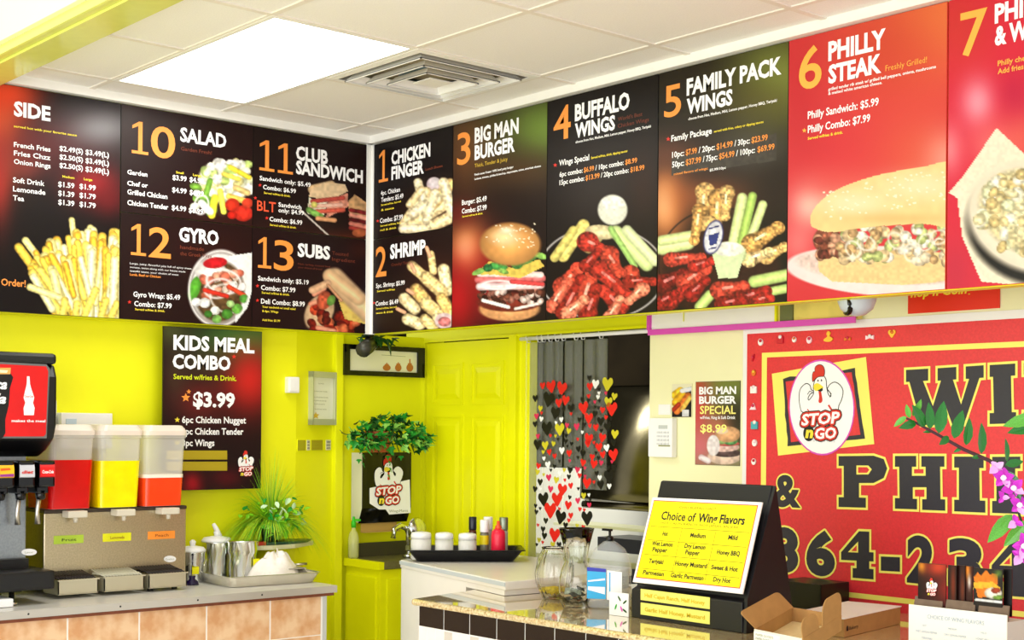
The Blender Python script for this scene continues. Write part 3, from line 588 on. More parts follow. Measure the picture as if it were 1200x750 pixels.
c.ell(855, 298, 21, 16, (214, 232, 170), 0, .1); c.poly([(835, 298), (874, 292), (864, 326), (842, 326)], (226, 240, 190), .04); c.ell(854, 292, 19, 9, (250, 250, 236), 0, .05)
c.ell(836, 278, 12, 22, (60, 60, 120), .25, .05); c.ell(836, 278, 10.5, 20, (236, 236, 244), .25, .05); c.poly([(830, 276), (843, 272), (840, 286), (832, 288)], (50, 60, 130)); c.cap(831, 268, 842, 265, 1, (60, 60, 120)); c.cap(831, 292, 839, 290, 1, (60, 60, 120))
c.build(o)
p.NUM('5', 778.6, 138, 798.4, 38, ORANGE); p.T('FAMILY PACK', 805, 111.5, 916, 19, off=.04); p.T('WINGS', 805, 133.5, 858.7, 17.5, off=.04); p.T('choose from Hot, Medium, Mild, Lemon pepper, Honey BBQ, Teriyaki', 807, 141, 910.5, 3.2)
star(p, 783.5, 163, 2.8); p.T('Family Package', 787, 166, 834.5, 7.4); p.T('served with fries, celery or dipping sauces', 837, 155.5, 895, 2.8, YELINK)
A = (788, 185)
for t_, x0, x1, m_ in (('10pc:', 788, 802, WHITEM), ('$7.99', 804, 817, ORANGE), ('/ 20pc:', 819, 838, WHITEM), ('$14.99', 840, 859, ORANGE), ('/ 30pc:', 861, 879, WHITEM), ('$23.99', 881, 900, ORANGE)): p.T(t_, x0, 185-(x0-788)*.18, x1, 7, m_, anchor=A)
A = (788, 196.5)
for t_, x0, x1, m_ in (('50pc:', 788, 802, WHITEM), ('$37.99', 804, 822, ORANGE), ('/ 75pc:', 824, 841, WHITEM), ('$54.99', 843, 861, ORANGE), ('/ 100pc:', 863, 885, WHITEM), ('$69.99', 888, 908, ORANGE)): p.T(t_, x0, 196-(x0-788)*.18, x1, 7, m_, anchor=A)
p.T('mixed flavors of wings:', 790, 205.5, 830, 2.8, ORANGE); p.T('$5.99/10pc', 832, 201, 851, 3)
p.done(o)
# --- 6
o, c, p = board('menu_board', FR, XR[4], XR[5]-.003, Z0, Z1, 196, 330, 'red menu board numbered 6 with a long philly steak roll', group=MENUR, edge=SIGNRED)
c.fill((224, 56, 66)); c.glow(1110, 20, 110, 80, (244, 136, 70), .9); c.glow(1030, 60, 80, 60, (214, 72, 50), .7); c.glow(935, 120, 34, 90, (200, 40, 50), .6); c.glow(1080, 180, 60, 60, (232, 96, 70), .8)
c.glow(948, 242, 22, 26, (252, 200, 190), .9); c.glow(1110, 185, 26, 30, (252, 180, 160), .7); c.glow(985, 215, 50, 20, (238, 100, 90), .6); c.glow(935, 285, 20, 26, (246, 140, 140), .7); c.glow(940, 350, 40, 30, (214, 50, 60), .7)
c.ell(1040, 318, 122, 30, (250, 234, 232), .06, .04, .02, 6, .05); c.ell(1040, 312, 112, 22, (240, 210, 200), .06, .05)
c.ell(1052, 313, 96, 21, (246, 206, 140), .0, .25, .03, 6); c.poly([(958, 300), (1120, 296), (1120, 328), (1060, 334), (975, 330), (960, 318)], (248, 214, 150), .06, smooth=False)
c.ell(970, 282, 18, 17, (150, 80, 60), .3, .4, .3)
c.blobs(30, 958, 1000, 276, 302, 5, 8, [(150, 76, 56), (176, 100, 76), (110, 50, 40), (206, 150, 120)], sh=.5, tex=.35)
c.blobs(90, 985, 1118, 264, 306, 5, 9, [(240, 222, 190), (226, 196, 150), (250, 240, 220), (206, 166, 116), (196, 206, 130)], sh=.5, tex=.25, inside=lambda x, y: y > 264)
for (x, y) in ((1015, 285), (1050, 282), (1085, 284), (1000, 292), (1068, 296), (1100, 278)): c.ring(x, y, 10, 8, 2, (255, 250, 236), rn.uniform(0, 3), .8)
c.poly([(950, 262), (952, 248), (966, 232), (990, 218), (1030, 205), (1080, 196), (1120, 193), (1120, 262), (1080, 262), (1020, 266), (975, 272), (956, 268)], (248, 218, 150), .03, 8, True)
c.glow(1000, 238, 40, 14, (255, 240, 200), .8); c.glow(1080, 218, 44, 16, (255, 238, 196), .8); c.glow(1050, 256, 70, 6, (236, 190, 120), .6)
for _ in range(90): x = rn.uniform(965, 1110); y = 236-(x-965)*.2+rn.uniform(-12, 26); c.ell(x, y, 1.6, 1, (255, 246, 216), 0, 0, 0)
c.build(o)
M6 = mat('amber_lettering_ink', (250, 176, 70), .5)
p.NUM('6', 936.5, 105.5, 963, 50, M6); p.T('PHILLY', 971, 71, 1038, 22, off=.04); p.T('STEAK', 971, 97.5, 1033, 21, off=.04); p.T('Freshly Grilled!', 1038, 83.5, 1086.5, 7, M6, off=0)
p.T('grilled tender rib steak w/ grilled bell peppers, onions, mushrooms', 971, 106.5, 1097, 3.6); p.T('& melted white american cheese.', 971, 111.5, 1034, 3.6)
p.T('Philly Sandwich: $5.99', 947, 139.5, 1030, 9); p.T('Philly Combo: $7.99', 947, 156, 1020, 9); star(p, 943, 153, 3, M6); p.T('Served w/fries & drink.', 947, 164, 988, 3.4, YELINK)
p.done(o)
# --- 7
o, c, p = board('menu_board', FR, XR[5]+.003, XR[6], Z0, Z1, 130, 330, 'red menu board numbered 7 with a bowl of philly and wings, at the right edge', group=MENUR, edge=SIGNRED)
c.fill((224, 40, 66)); c.glow(1120, 30, 50, 60, (214, 60, 50), .7); c.glow(1146, 120, 20, 28, (250, 160, 180), .95); c.glow(1112, 175, 16, 30, (250, 150, 160), .8); c.glow(1165, 170, 30, 26, (244, 120, 120), .8); c.glow(1200, 160, 30, 40, (240, 110, 90), .7); c.glow(1190, 110, 20, 30, (190, 20, 70), .6); c.glow(1120, 320, 20, 40, (196, 40, 70), .6)
c.poly([(1128, 278), (1122, 232), (1112, 226), (1130, 205), (1168, 150), (1200, 180), (1260, 190), (1260, 340), (1150, 330)], (250, 240, 214), .04)
c.ell(1210, 268, 84, 68, (24, 20, 18), .35, .1); c.ell(1212, 255, 86, 68, (252, 240, 216), .35, .1, .02, 6)
c.ell(1216, 250, 74, 54, (236, 222, 170), .3, .2, .2)
c.blobs(110, 1145, 1240, 200, 298, 5, 10, [(250, 244, 220), (240, 228, 180), (226, 206, 150), (236, 236, 190), (214, 190, 130)], sh=.45, tex=.2, inside=lambda x, y: ((x-1214)/70)**2+((y-250)/50)**2 < 1)
c.build(o)
p.NUM('7', 1125.5, 66.5, 1157, 53, M6); p.T('PHILLY', 1166, 27, 1240, 22, off=.04); p.T('& WINGS', 1166, 53, 1250, 22, off=.04); p.T('Philly cheese steak', 1169.5, 77.5, 1236, 6.4, M6); p.T('Add fries & drink', 1169.5, 87, 1228, 6.4, M6)
p.done(o)
# ================================================================== things on the left wall
o, c, p = board('poster', PX(-.02), -1.074, -.585, 1.318, 2.03, 118, 190, 'dark kids meal poster priced at $3.99 hanging under the left menu boards', 'poster', th=.008)
c.fill((30, 12, 16)); c.glow(285, 395, 60, 36, (60, 130, 50), .9); c.glow(200, 385, 20, 20, (110, 130, 60), .5); c.glow(292, 445, 32, 40, (216, 40, 34), 1.); c.glow(232, 470, 30, 26, (140, 40, 36), .7); c.glow(240, 425, 30, 20, (70, 60, 40), .6); c.glow(265, 560, 20, 12, (90, 10, 24), .9); c.glow(225, 567, 12, 14, (190, 20, 36), .9); c.glow(205, 440, 14, 30, (80, 60, 40), .6)
c.build(o)
p.T('KIDS MEAL', 203, 409, 298, 17, off=.04); p.T('COMBO', 202, 431, 270, 16.5, off=.04); p.T('Served w/fries & Drink.', 203, 444, 277, 6.2, mat('lime_lettering_ink', (214, 226, 30), .5), off=.02); p.T('$3.99', 226, 476, 275, 17, off=.04)
star(p, 217.5, 466, 5.5, ORANGE); star(p, 274, 418, 3, REDINK); star(p, 221, 459, 3, ORANGE)
for k, (t_, x1) in enumerate((('6pc Chicken Nugget', 288), ('3pc Chicken Tender', 285), ('3pc Wings', 251))):
    p.T(t_, 213, 495.5+k*13.6, x1, 8, off=.025); star(p, 207.5, 492+k*13.6, 3.4, YELINK)
for y0, y1 in ((528, 538.5), (541, 551.5)): p.poly(mat('olive_print_ink', (176, 156, 20), .5), [(195, y0), (266, y0), (266, y1), (195, y1)], 1)
emblem(p, 288, 545, .062)
p.done(o)
FRM = mat('certificate_frame_grey', (196, 200, 160), .4, .2)
t = thing('wall_sensor', (-.1, -.38, 1.756), 'small white plastic sensor box on the yellow wall, left of the framed certificate', 'sensor')
obj('housing', MB().box(-.105, -.07, -.412, -.35, 1.757, 1.832, bev=.006), WHITE, t); obj('cover', MB().box(-.07, -.062, -.405, -.357, 1.765, 1.824, bev=.003), WHITE, t)
# framed certificate on the small angled wall
fa = Vector((-.1, -.35, 0)); fb = Vector((-.19, -.075, 0)); AW = Frame((-.1, -.35, 0), fb-fa, (0, 0, 1))
def fbox(fr, a0, a1, b0, b1, c0, c1, mb=None, bev=0.):
    mb = mb or MB(); M = Matrix(((fr.U.x, fr.V.x, fr.N.x, fr.O.x), (fr.U.y, fr.V.y, fr.N.y, fr.O.y), (fr.U.z, fr.V.z, fr.N.z, fr.O.z), (0, 0, 0, 1)))
    return mb.box(a0, a1, b0, b1, c0, c1, M, bev)
a0, b1 = AW.at(361.5, 435); a1, b0 = AW.at(390, 498)
t = thing('framed_certificate', tuple(AW.w((a0+a1)/2, b0, 0)), 'framed white certificate in a pale metal frame on the yellow wall', 'certificate')
m_ = MB(); w_ = .014
fbox(AW, a0, a1, b0, b0+.028, 0, .028, m_); fbox(AW, a0, a1, b1-.028, b1, 0, .028, m_); fbox(AW, a0, a0+w_*.6, b0, b1, 0, .028, m_); fbox(AW, a1-w_*1.3, a1, b0, b1, 0, .03, m_)
obj('frame', m_, FRM, t); obj('paper', fbox(AW, a0+.006, a1-.012, b0+.02, b1-.02, .002, .012), mat('certificate_paper', (244, 246, 226), .6), t)
p = Printer(AW, .013); GR = mat('grey_lettering_ink', (150, 156, 110), .5)
for k, (x0, x1, y) in enumerate(((370, 377, 450), (365, 381, 459), (365, 382, 466), (365, 380, 470), (365, 378, 474), (366, 380, 480))): p.T('This certifies the holder of food safety', x0, y, x1, 1.6, GR, off=0)
star(p, 367.5, 487, 4.5, mat('olive_lettering_ink', (226, 190, 60), .5)); p.done(t)
# pair of small notice signs
a0, b1 = AW.at(348, 515); a1, b0 = AW.at(388, 528)
t = thing('notice_strip', tuple(AW.w((a0+a1)/2, b0, 0)), 'narrow strip with four small olive and yellow notices below the certificate', 'notice')
obj('strip', fbox(AW, a0, a1, b0, b1, 0, .004), YEL, t)
for k, (x0, x1) in enumerate(((348, 357), (358.5, 362), (364, 377), (381, 386.5))):
    q0, q1 = AW.at(x0, 520)[0], AW.at(x1, 520)[0]; obj('notice', fbox(AW, q0, q1, b0+.003, b1-.003, .004, .006), mat('olive_notice', (178, 172, 30), .5) if k in (0, 2) else mat('white_paper_print', (228, 224, 190), .6), t)
p = Printer(AW, .0065)
for k, (x0, x1) in enumerate(((359, 361.6), (381.5, 386), (365, 376))):
    for r in range(3): p.T('HANDS', x0, 519+r*3.6, x1, 2.2, BLKINK if k < 2 else mat('olive_print_ink', (176, 156, 20)), off=.01)
p.done(t)
# black picture frame with three ornaments
AL = PX(-.163)
a0, b1 = AL.at(401, 403); a1, b0 = AL.at(495, 443)
t = thing('framed_picture', (-.163, (a0+a1)/2, b0), 'wide black picture frame showing three amber pots above the ivy plant', 'picture')
m_ = MB(); fbox(AL, a0, a1, b0, b0+.024, 0, .02, m_); fbox(AL, a0, a1, b1-.024, b1, 0, .02, m_); fbox(AL, a0, a0+.034, b0+.024, b1-.024, 0, .02, m_); fbox(AL, a1-.042, a1, b0+.024, b1-.024, 0, .02, m_)
obj('frame', m_, BLACKG, t); obj('mat_board', fbox(AL, a0+.03, a1-.04, b0+.02, b1-.02, .002, .008), mat('ivory_mat_board', (238, 236, 206), .6), t)
p = Printer(AL, .0085); AMB = mat('amber_picture_print', (190, 116, 48), .5)
for (x, y, rx, ry) in ((452, 431, 4.6, 3.6), (465.5, 431, 3.8, 4.2), (479, 431, 4, 4.6)):
    p.ell(AMB, x, y, rx, ry, 1); p.ell(AMB, x, y+ry*.3, rx*.8, ry*.7, 1)
    p.line(AMB, [(x, y-ry-1), (x, y-ry-(1.5 if x < 470 else 5))], .008, 1); p.line(AMB, [(x-2, y-ry), (x+2, y-ry)], .006, 1)
p.line(mat('grey_lettering_ink', (150, 156, 110)), [(446, 416), (474, 418)], .002, 1); p.done(t)
# bullet security camera under the soffit corner with a sprig of fake vine
t = thing('security_camera', (-.01, -.03, 2.045), 'small dark bullet security camera hanging under the soffit corner', 'camera')
obj('bracket', MB().lathe(-.02, 0, [(.03, 2.045), (.03, 2.035), (.012, 2.03), (.010, 2.0)], 16).tube([(-.02, 0, 2.005), (0, -.01, 1.992)], .008), BLACK, t)
cp = [(-.03, .035, 2.0), (.0, -.005, 1.985), (.055, -.075, 1.96)]
obj('camera_body', MB().tube(cp, [.026, .03, .03], 16), mat('dark_grey_metal', (26, 26, 24), .35, .4), t)
obj('lens', MB().tube([(.055, -.075, 1.96), (.057, -.0775, 1.959)], [.024, .022], 16), BLACKG, t)
obj('sun_shield', MB().tube([(-.01, .0, 1.996), (.065, -.088, 1.966)], [.036, .036], 10), mat('grey_metal_paint', (64, 64, 54), .35, .3), t)
# ================================================================== foliage helpers
LG = [mat('leaf_green', (44, 160, 52), .4, noise=.2, scale=60), mat('leaf_dark_green', (14, 74, 26), .35, noise=.2, scale=60), mat('leaf_pale_green', (150, 214, 90), .45, noise=.15, scale=60)]
def leafmesh(name, L, w, m, fold=.25, lobed=False):
    if lobed: o2 = [(0, 0), (.35, .1), (.5, .45), (.24, .42), (0, 1), (-.24, .42), (-.5, .45), (-.35, .1)]
    else: o2 = [(0, 0), (.3, .12), (.48, .35), (.42, .62), (.2, .86), (0, 1), (-.2, .86), (-.42, .62), (-.48, .35), (-.3, .12)]
    n = len(o2); ctr = [(0, 0, 0), (0, .35*L, .0), (0, .7*L, -.02*L)]
    v = [(x*w, y*L, abs(x)*w*fold-.12*L*y*y) for x, y in o2]; v2 = [(x, y, z-.0012) for x, y, z in v]
    k = n//2; f = []
    half = list(range(0, k+1)); f.append(half); f.append([0]+list(range(k, n)))
    f2 = [[i+n for i in q][::-1] for q in f]; rim = [(i, (i+1) % n, n+(i+1) % n, n+i) for i in range(n)]
    me = bpy.data.meshes.new(name); me.from_pydata(v+v2, [], f+f2+[list(r)[::-1] for r in rim]); me.materials.append(m); me.update(); return me
def place(me, parent, loc, direction, roll=0., s=1., name='leaf'):
    o = bpy.data.objects.new(name, me); SC.collection.objects.link(o); o.parent = parent
    d = Vector(direction).normalized(); q = d.to_track_quat('Y', 'Z'); o.rotation_mode = 'QUATERNION'
    from mathutils import Quaternion
    o.rotation_quaternion = q @ Quaternion((0, 1, 0), roll); o.location = Vector(loc)-origin(parent); o.scale = (s, s, s); return o
t = thing('hanging_vine', (0, .0, 2.045), 'sprig of dark green artificial vine around the small bullet camera', 'vine')
obj('stem', MB().tube([(-.03, -.05, 2.03), (-.02, .03, 2.035), (-.02, .1, 2.03), (-.03, .17, 2.0)], .003), LG[1], t)
l1 = leafmesh('leaf', .05, .026, LG[1]); rv = random.Random(3)
for i in range(22):
    y = rv.uniform(-.06, .16); place(l1, t, (-.02+rv.uniform(-.02, .02), y, 2.03), (rv.uniform(-.2, .8), rv.uniform(-.6, .6), rv.uniform(-1, .2)), rv.uniform(-1, 1), rv.uniform(.7, 1.2))
place(l1, t, (0, .1, 2.02), (.2, .35, -1), .3, 1.5)
# ================================================================== towel dispenser, ivy, sink cabinet
XD = -.075; y0, y1, z0, z1 = PX(XD).at(424, 560)[0], PX(XD).at(481, 560)[0], 1.135, 1.475
t = thing('towel_dispenser', (-.08, .11, z0), 'black and white paper towel dispenser with the rooster emblem, under the ivy', 'dispenser')
prof = [(-.163, z1), (XD, z1), (XD, z0+.07), (XD-.03, z0), (-.163, z0+.012)]
m_ = MB().prism(prof, lambda a, b: (a, y0, b), lambda a, b: (a, y0+.006, b)); m_.prism(prof, lambda a, b: (a, y1-.006, b), lambda a, b: (a, y1, b))
m_.box(-.163, -.16, y0+.006, y1-.006, z0+.012, z1); m_.box(-.16, XD, y0+.006, y1-.006, z1-.006, z1)
obj('side_shell', m_, mat('ivory_plastic', (222, 220, 196), .4), t)
m_ = MB().box(XD-.006, XD+.006, y0+.002, y1, z0+.07, z1+.002); m_.prism([(XD-.034, z0), (XD, z0+.07), (XD+.006, z0+.07), (XD-.028, z0-.004)], lambda a, b: (a, y0+.002, b), lambda a, b: (a, y1, b))
obj('front_cover', m_, BLACKG, t)
obj('paper_towel', MB().box(-.125, -.121, y0+.03, y1-.05, z0-.05, z0+.02).box(-.121, -.09, y0+.03, y1-.05, z0-.05, z0-.046), mat('brown_towel_paper', (196, 160, 84), .8), t)
p = Printer(PX(XD+.0065), .0006)
emblem(p, 455.5, 566, .132, rx=1.0)
p.poly(WHITEM, [(433, 572), (480, 562), (481, 601), (456, 603), (452, 597), (444, 597), (433, 590)], 0); p.T('WingsMania', 456, 600.5, 478, 3.2, mat('grey_lettering_ink', (150, 156, 110)), off=0); p.done(t)
t = thing('ivy_plant', (-.06, .12, 1.477), 'leafy green ivy in a terracotta pot on top of the towel dispenser', 'plant')
TC = mat('terracotta', (176, 84, 40), .7, noise=.1)
obj('pot', MB().lathe(-.07, .10, [(.05, 1.478), (.07, 1.555), (.078, 1.557), (.08, 1.58), (.07, 1.58), (.065, 1.56)], 24), TC, t)
obj('soil', MB().lathe(-.07, .10, [(.0, 1.568), (.066, 1.568)], 20, cap=False), mat('dark_soil', (30, 20, 14), .9), t)
li = [leafmesh('leaf', .036, .036, m_, lobed=True) for m_ in LG]; rv = random.Random(8)
st = MB()
for i in range(16):
    a = rv.uniform(0, 6.28); R = rv.uniform(.06, .22); ys = .13+math.cos(a)*R*1.1; xs = -.055+abs(math.sin(a))*R*.35; zt = 1.62-abs(math.cos(a))*R*.25; ze = rv.uniform(1.46, 1.62)
    pts = [(-.07, .1, 1.57), ((xs-.07)/2, (.1+ys)/2, zt+rv.uniform(-.02, .03)), (xs, ys, ze)]; st.tube(pts, .0025, 5)
obj('stems', st, LG[1], t)
for i in range(285):
    a = rv.uniform(0, 6.28); R = math.sqrt(rv.random()); y = .13+math.cos(a)*R*.245; z = 1.575+math.sin(a)*R*(.085 if math.sin(a) > 0 else .075)
    if abs(y-.13) > .16 : z -= .03
    x = -.03+rv.uniform(-.08, .09)*(1-.5*R)
    if z < 1.50 and -.02 < y < .24 and rv.random() < .8: z += .06
    place(li[rv.choice([0, 0, 0, 1, 1, 2])], t, (x, y, z), (rv.uniform(.1, 1), rv.uniform(-.8, .8), rv.uniform(-1, .7)), rv.uniform(-.8, .8), rv.uniform(.9, 1.5))
for (px, py) in ((424, 532), (421, 538), (424, 542), (455, 540), (456, 548), (455, 534), (454, 556), (470, 534)):
    q = ray(px, py); d_ = (-.055-CAM.x)/q.x; q = CAM+q*d_; place(li[0], t, tuple(q), (.5, rv.uniform(-.5, .5), -.8), 0, .8)
# hand-wash cabinet
t = thing('sink_cabinet', (-.02, .2, 0), 'yellow hand-wash cabinet with a small dark counter top beside the white counter', 'cabinet')
obj('body', MB().box(-.163, .122, -.02, .445, .0, .925, bev=.004), YELD, t)
obj('counter_top', MB().box(-.163, .135, .0, .45, .927, .962, bev=.003), mat('grey_counter_laminate', (104, 98, 62), .35, noise=.2, scale=40), t)
obj('top_rail', MB().box(-.163, .132, -.034, -.001, .925, .962, bev=.003), YELD, t)
d_ = obj('front_panel', MB().box(-.15, .10, -.03, -.02, .2, .885, bev=.003), YELD, t)
m_ = MB().box(.122, .132, .02, .43, .1, .88, bev=.002); dr = obj('door', m_, YELD, t); obj('handle', MB().box(.132, .140, .30, .32, .72, .80, bev=.002), YELD, dr)
m_ = MB(); m_.box(-.163, -.155, .0, .45, .962, 1.03); m_.box(-.163, .10, .444, .45, .962, .985); obj('backsplash', m_, mat('dark_grey_edge', (70, 66, 44), .5), t)
t = thing('soap_bottle', (-.115, -.008, .963), 'clear spray soap bottle with a green cap on the dark hand-wash counter', 'bottle')
obj('bottle', MB().lathe(-.115, -.008, [(.024, .963), (.026, .975), (.026, 1.06), (.02, 1.085), (.01, 1.1), (.01, 1.115)], 20), mat('clear_soap_plastic', (236, 238, 160), .1, alpha=.55), t)
obj('liquid', MB().lathe(-.115, -.008, [(.0225, .966), (.0235, 1.03)], 20), mat('grey_soap_liquid', (150, 160, 120), .2), t)
obj('cap', MB().lathe(-.115, -.008, [(.012, 1.112), (.012, 1.14), (.007, 1.145), (.006, 1.165)], 16).box(-.10, -.07, .986-1.0, .002, 1.145, 1.155), mat('green_cap_plastic', (60, 200, 40), .4), t)
t = thing('faucet', (.02, .27, 0.962), 'round chrome fitting behind the black tray, half hidden by shaker jars', 'tap')
obj('base', MB().lathe(.0, .24, [(.03, .963), (.03, .975), (.012, .98), (.012, 1.03)], 20), CHROME, t)
obj('spout', MB().tube([(.0, .24, 1.02), (.0, .24, 1.075), (.0, .225, 1.105), (.0, .19, 1.12), (.0, .155, 1.105), (.0, .145, 1.06)], [.014]*6, 12), CHROME, t)
obj('round_head', MB().lathe(0, 0, [(0, -.014), (.045, -.014), (.054, 0), (.045, .014), (0, .014)], 24, Matrix.Translation((.03, .27, 1.105)) @ Matrix.Rotation(math.radians(80), 4, 'Y')), CHROME, t)
# ================================================================== door
DY = .452
D1 = struct('door_1', MB().box(-.155, .505, .462, .49, .0, 2.028, bev=.002), YELD)
def raised(x0, x1, z0, z1):
    m_ = MB(); y = .462
    vs = []
    for (i_, yy) in ((0, y), (.014, y+.009), (.028, y+.009), (.05, y-.002)): vs += [(x0+i_, yy-.0015, z0+i_), (x1-i_, yy-.0015, z0+i_), (x1-i_, yy-.0015, z1-i_), (x0+i_, yy-.0015, z1-i_)]
    f = []
    for a in range(3):
        for k in range(4): q = (k+1) % 4; f.append((a*4+k, a*4+q, a*4+4+q, a*4+4+k))
    f.append((12, 13, 14, 15)); m_.add(vs, f); return m_
for (x0, x1) in ((-.105, .145), (.205, .455)):
    for (z0, z1) in ((.2, .85), (1.0, 1.665), (1.715, 1.925)):
        m_ = MB(); 
        for (b_) in ((x0, x0+.012, z0, z1), (x1-.012, x1, z0, z1), (x0+.012, x1-.012, z0, z0+.012), (x0+.012, x1-.012, z1-.012, z1)): m_.box(b_[0], b_[1], .455, .463, b_[2], b_[3])
        vs = []
        for (i_, yy) in ((.03, .4615), (.055, .454)): vs += [(x0+i_, yy, z0+i_), (x1-i_, yy, z0+i_), (x1-i_, yy, z1-i_), (x0+i_, yy, z1-i_)]
        m_.add(vs, [(0, 1, 5, 4), (1, 2, 6, 5), (2, 3, 7, 6), (3, 0, 4, 7), (4, 5, 6, 7)]); obj('door_panel', m_, YELD, D1)
struct('trim_8', MB().box(.507, .56, .44, .47, 0, 2.045, bev=.004).box(.60, .655, .445, .492, 0, 2.032, bev=.003), YELD)
struct('trim_9', MB().box(-.163, 1.416, .448, .469, 2.033, 2.046), YELD)
# ================================================================== kitchen behind the doorway
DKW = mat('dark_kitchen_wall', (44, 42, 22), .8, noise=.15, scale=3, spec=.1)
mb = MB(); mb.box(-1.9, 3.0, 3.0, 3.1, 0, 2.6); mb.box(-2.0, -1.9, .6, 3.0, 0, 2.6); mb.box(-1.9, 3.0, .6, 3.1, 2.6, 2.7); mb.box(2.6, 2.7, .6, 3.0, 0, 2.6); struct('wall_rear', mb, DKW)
struct('wall_partition', MB().box(-1.6, .6, 1.9, 2.0, 0, 1.36), mat('kitchen_panel_white', (246, 244, 232), .5))
t = thing('kitchen_hood', (.3, 1.75, 0), 'large brushed steel kitchen equipment panel seen through the doorway', 'kitchen unit')
SP = mat('smeared_steel', (112, 104, 78), .27, 1., noise=.3, scale=3)
hp_ = [(1.60, 1.19), (1.52, 1.20)]+[(1.46+.22*((k/10)**2.2), 1.22+.62*k/10) for k in range(11)]+[(1.72, 1.84)]
obj('front_panel', MB().prism(hp_, lambda a, b: (-.06, a, b), lambda a, b: (.66, a, b), smooth=True), SP, t); obj('upper_panel', MB().box(-.06, .66, 1.67, 1.9, 1.84, 2.35, bev=.006), mat('dark_brown_panel', (22, 17, 8), .9, 0, noise=.3, scale=4, spec=.05), t)
m_ = MB().tube([(-.06, 1.49, 1.185), (.66, 1.49, 1.185)], .02, 10); obj('lower_lip', m_, SP, t)
obj('cabinet', MB().box(-.06, .62, 1.6, 1.85, 0, 1.0), BLACK, t)
t = thing('kitchen_shelf', (.2, 1.4, 1.06), 'pale shelf rail with a row of white cups under the steel panel in the kitchen', 'shelf')
obj('board', MB().box(-.1, .62, 1.3, 1.5, 1.075, 1.09, bev=.002), mat('cream_shelf', (226, 224, 180), .5), t); 
cups = [(.14+i*.062) for i in range(8)]
CUP = None
for i, x in enumerate(cups):
    if CUP is None:
        CUP = obj('paper_cup', MB().lathe(0, 0, [(.018, 0), (.024, .036), (.022, .036), (.017, .003)], 14), WHITE, None, (x, 1.38, 1.091)); tag(CUP, 'small white cup in the row on the pale kitchen shelf', 'cup', 'cups on the kitchen shelf')
    else:
        q = CUP.copy(); SC.collection.objects.link(q); q.location = (x, 1.38+.01*(i % 2), 1.091)
t = thing('prep_table', (.3, 1.1, 0), 'steel kitchen prep table beyond the doorway behind the glass vases', 'table')
obj('table_top', MB().box(-.35, 1.35, .95, 1.3, .93, .96, bev=.004), mat('bright_table_steel', (236, 234, 214), .3, .6), t)
for (x, y) in ((-.3, 1.0), (-.3, 1.25), (1.3, 1.0), (1.3, 1.25)): obj('leg', MB().lathe(x, y, [(.02, 0), (.02, .93)], 10), STEEL, t)
# heart curtain
t = thing('strip_curtain', (.88, .43, 1.0), 'clear plastic strip curtain printed with red and black hearts in the doorway', 'curtain')
obj('rod', MB().tube([(.60, .435, 2.018), (1.45, .435, 2.018)], .009, 10), WHITE, t)
CP = mat('clear_curtain_plastic', (236, 240, 216), .12, alpha=.09)
strips = [(.63, .745, .78), (.735, .865, .78), (.868, .99, .85), (.995, 1.15, 1.33)]
for k, (x0, x1, zb) in enumerate(strips):
    y = .44+.008*k; n = 10; vs = []
    for i in range(n+1):
        x = x0+(x1-x0)*i/n; yy = y+.010*math.sin(i*1.3+k)
        vs += [(x, yy, 2.0), (x, yy, zb), (x, yy+.002, 2.0), (x, yy+.002, zb)]
    fs = []
    for i in range(n): a = i*4; b = a+4; fs += [(a, a+1, b+1, b), (a+2, b+2, b+3, a+3)]
    m_ = MB(); m_.add(vs, fs, True); obj('strip', m_, CP, t)
    for j in range(2 if k else 3): xx = x0+.02+j*(x1-x0-.04); obj('ring', MB().tube([(xx, .424, 2.03), (xx, .432, 2.0), (xx+.004, .446, 2.0), (xx+.004, .45, 2.02)], .0025, 6), WHITE, t)
hp = crom([(0, -1), (.55, -.35), (.95, .2), (.8, .75), (.4, .85), (0, .45), (-.4, .85), (-.8, .75), (-.95, .2), (-.55, -.35)], 2)
HM = []
for nm, cc in (('red', (226, 28, 24)), ('black', (8, 8, 8)), ('yellow', (206, 196, 40)), ('white', (246, 246, 240)), ('rose', (216, 40, 84))):
    m_ = MB().prism(hp, lambda a, b: (a, 0, b), lambda a, b: (a, -.0012, b)); me = obj('heart', m_, mat(nm+'_heart_vinyl', cc, .4)); HM.append(me.data); bpy.data.objects.remove(me)
rv = random.Random(12); used = []
fixed = [(636, 452, 4, 0), (646, 453, 7, 0), (658.5, 455, 7.5, 0), (643, 468, 8.5, 1), (655, 472, 5, 0), (663, 469, 5.5, 0), (651, 484, 7, 1), (698, 450, 5, 3), (712, 450, 7.5, 2), (713, 471, 5.5, 2), (717, 479, 7.5, 0), (691, 443, 3.5, 1), (691.5, 453, 4.5, 0), (641, 502, 8, 1), (630, 521, 6, 1), (639, 522, 5, 2), (659, 574, 7, 0), (653, 585, 8, 0), (637, 585, 8, 1), (645, 598, 9, 0), (657, 606, 8, 1), (650, 627, 8, 0), (688, 607, 8, 1), (714, 558, 7, 1), (719, 533, 6.5, 0), (704, 568, 5, 1), (690, 514, 6, 0), (690, 490, 6, 0), (688, 566, 6, 0), (684, 478, 7, 0), (689, 520, 4, 0), (702, 524, 5, 0), (666, 592, 5, 0), (656, 503, 7, 2), (676, 500, 4, 4), (706, 513, 5, 0), (720, 548, 4, 1), (712, 500, 5, 1)]
for (px, py, r, k) in fixed: used.append((px, py, r, k))
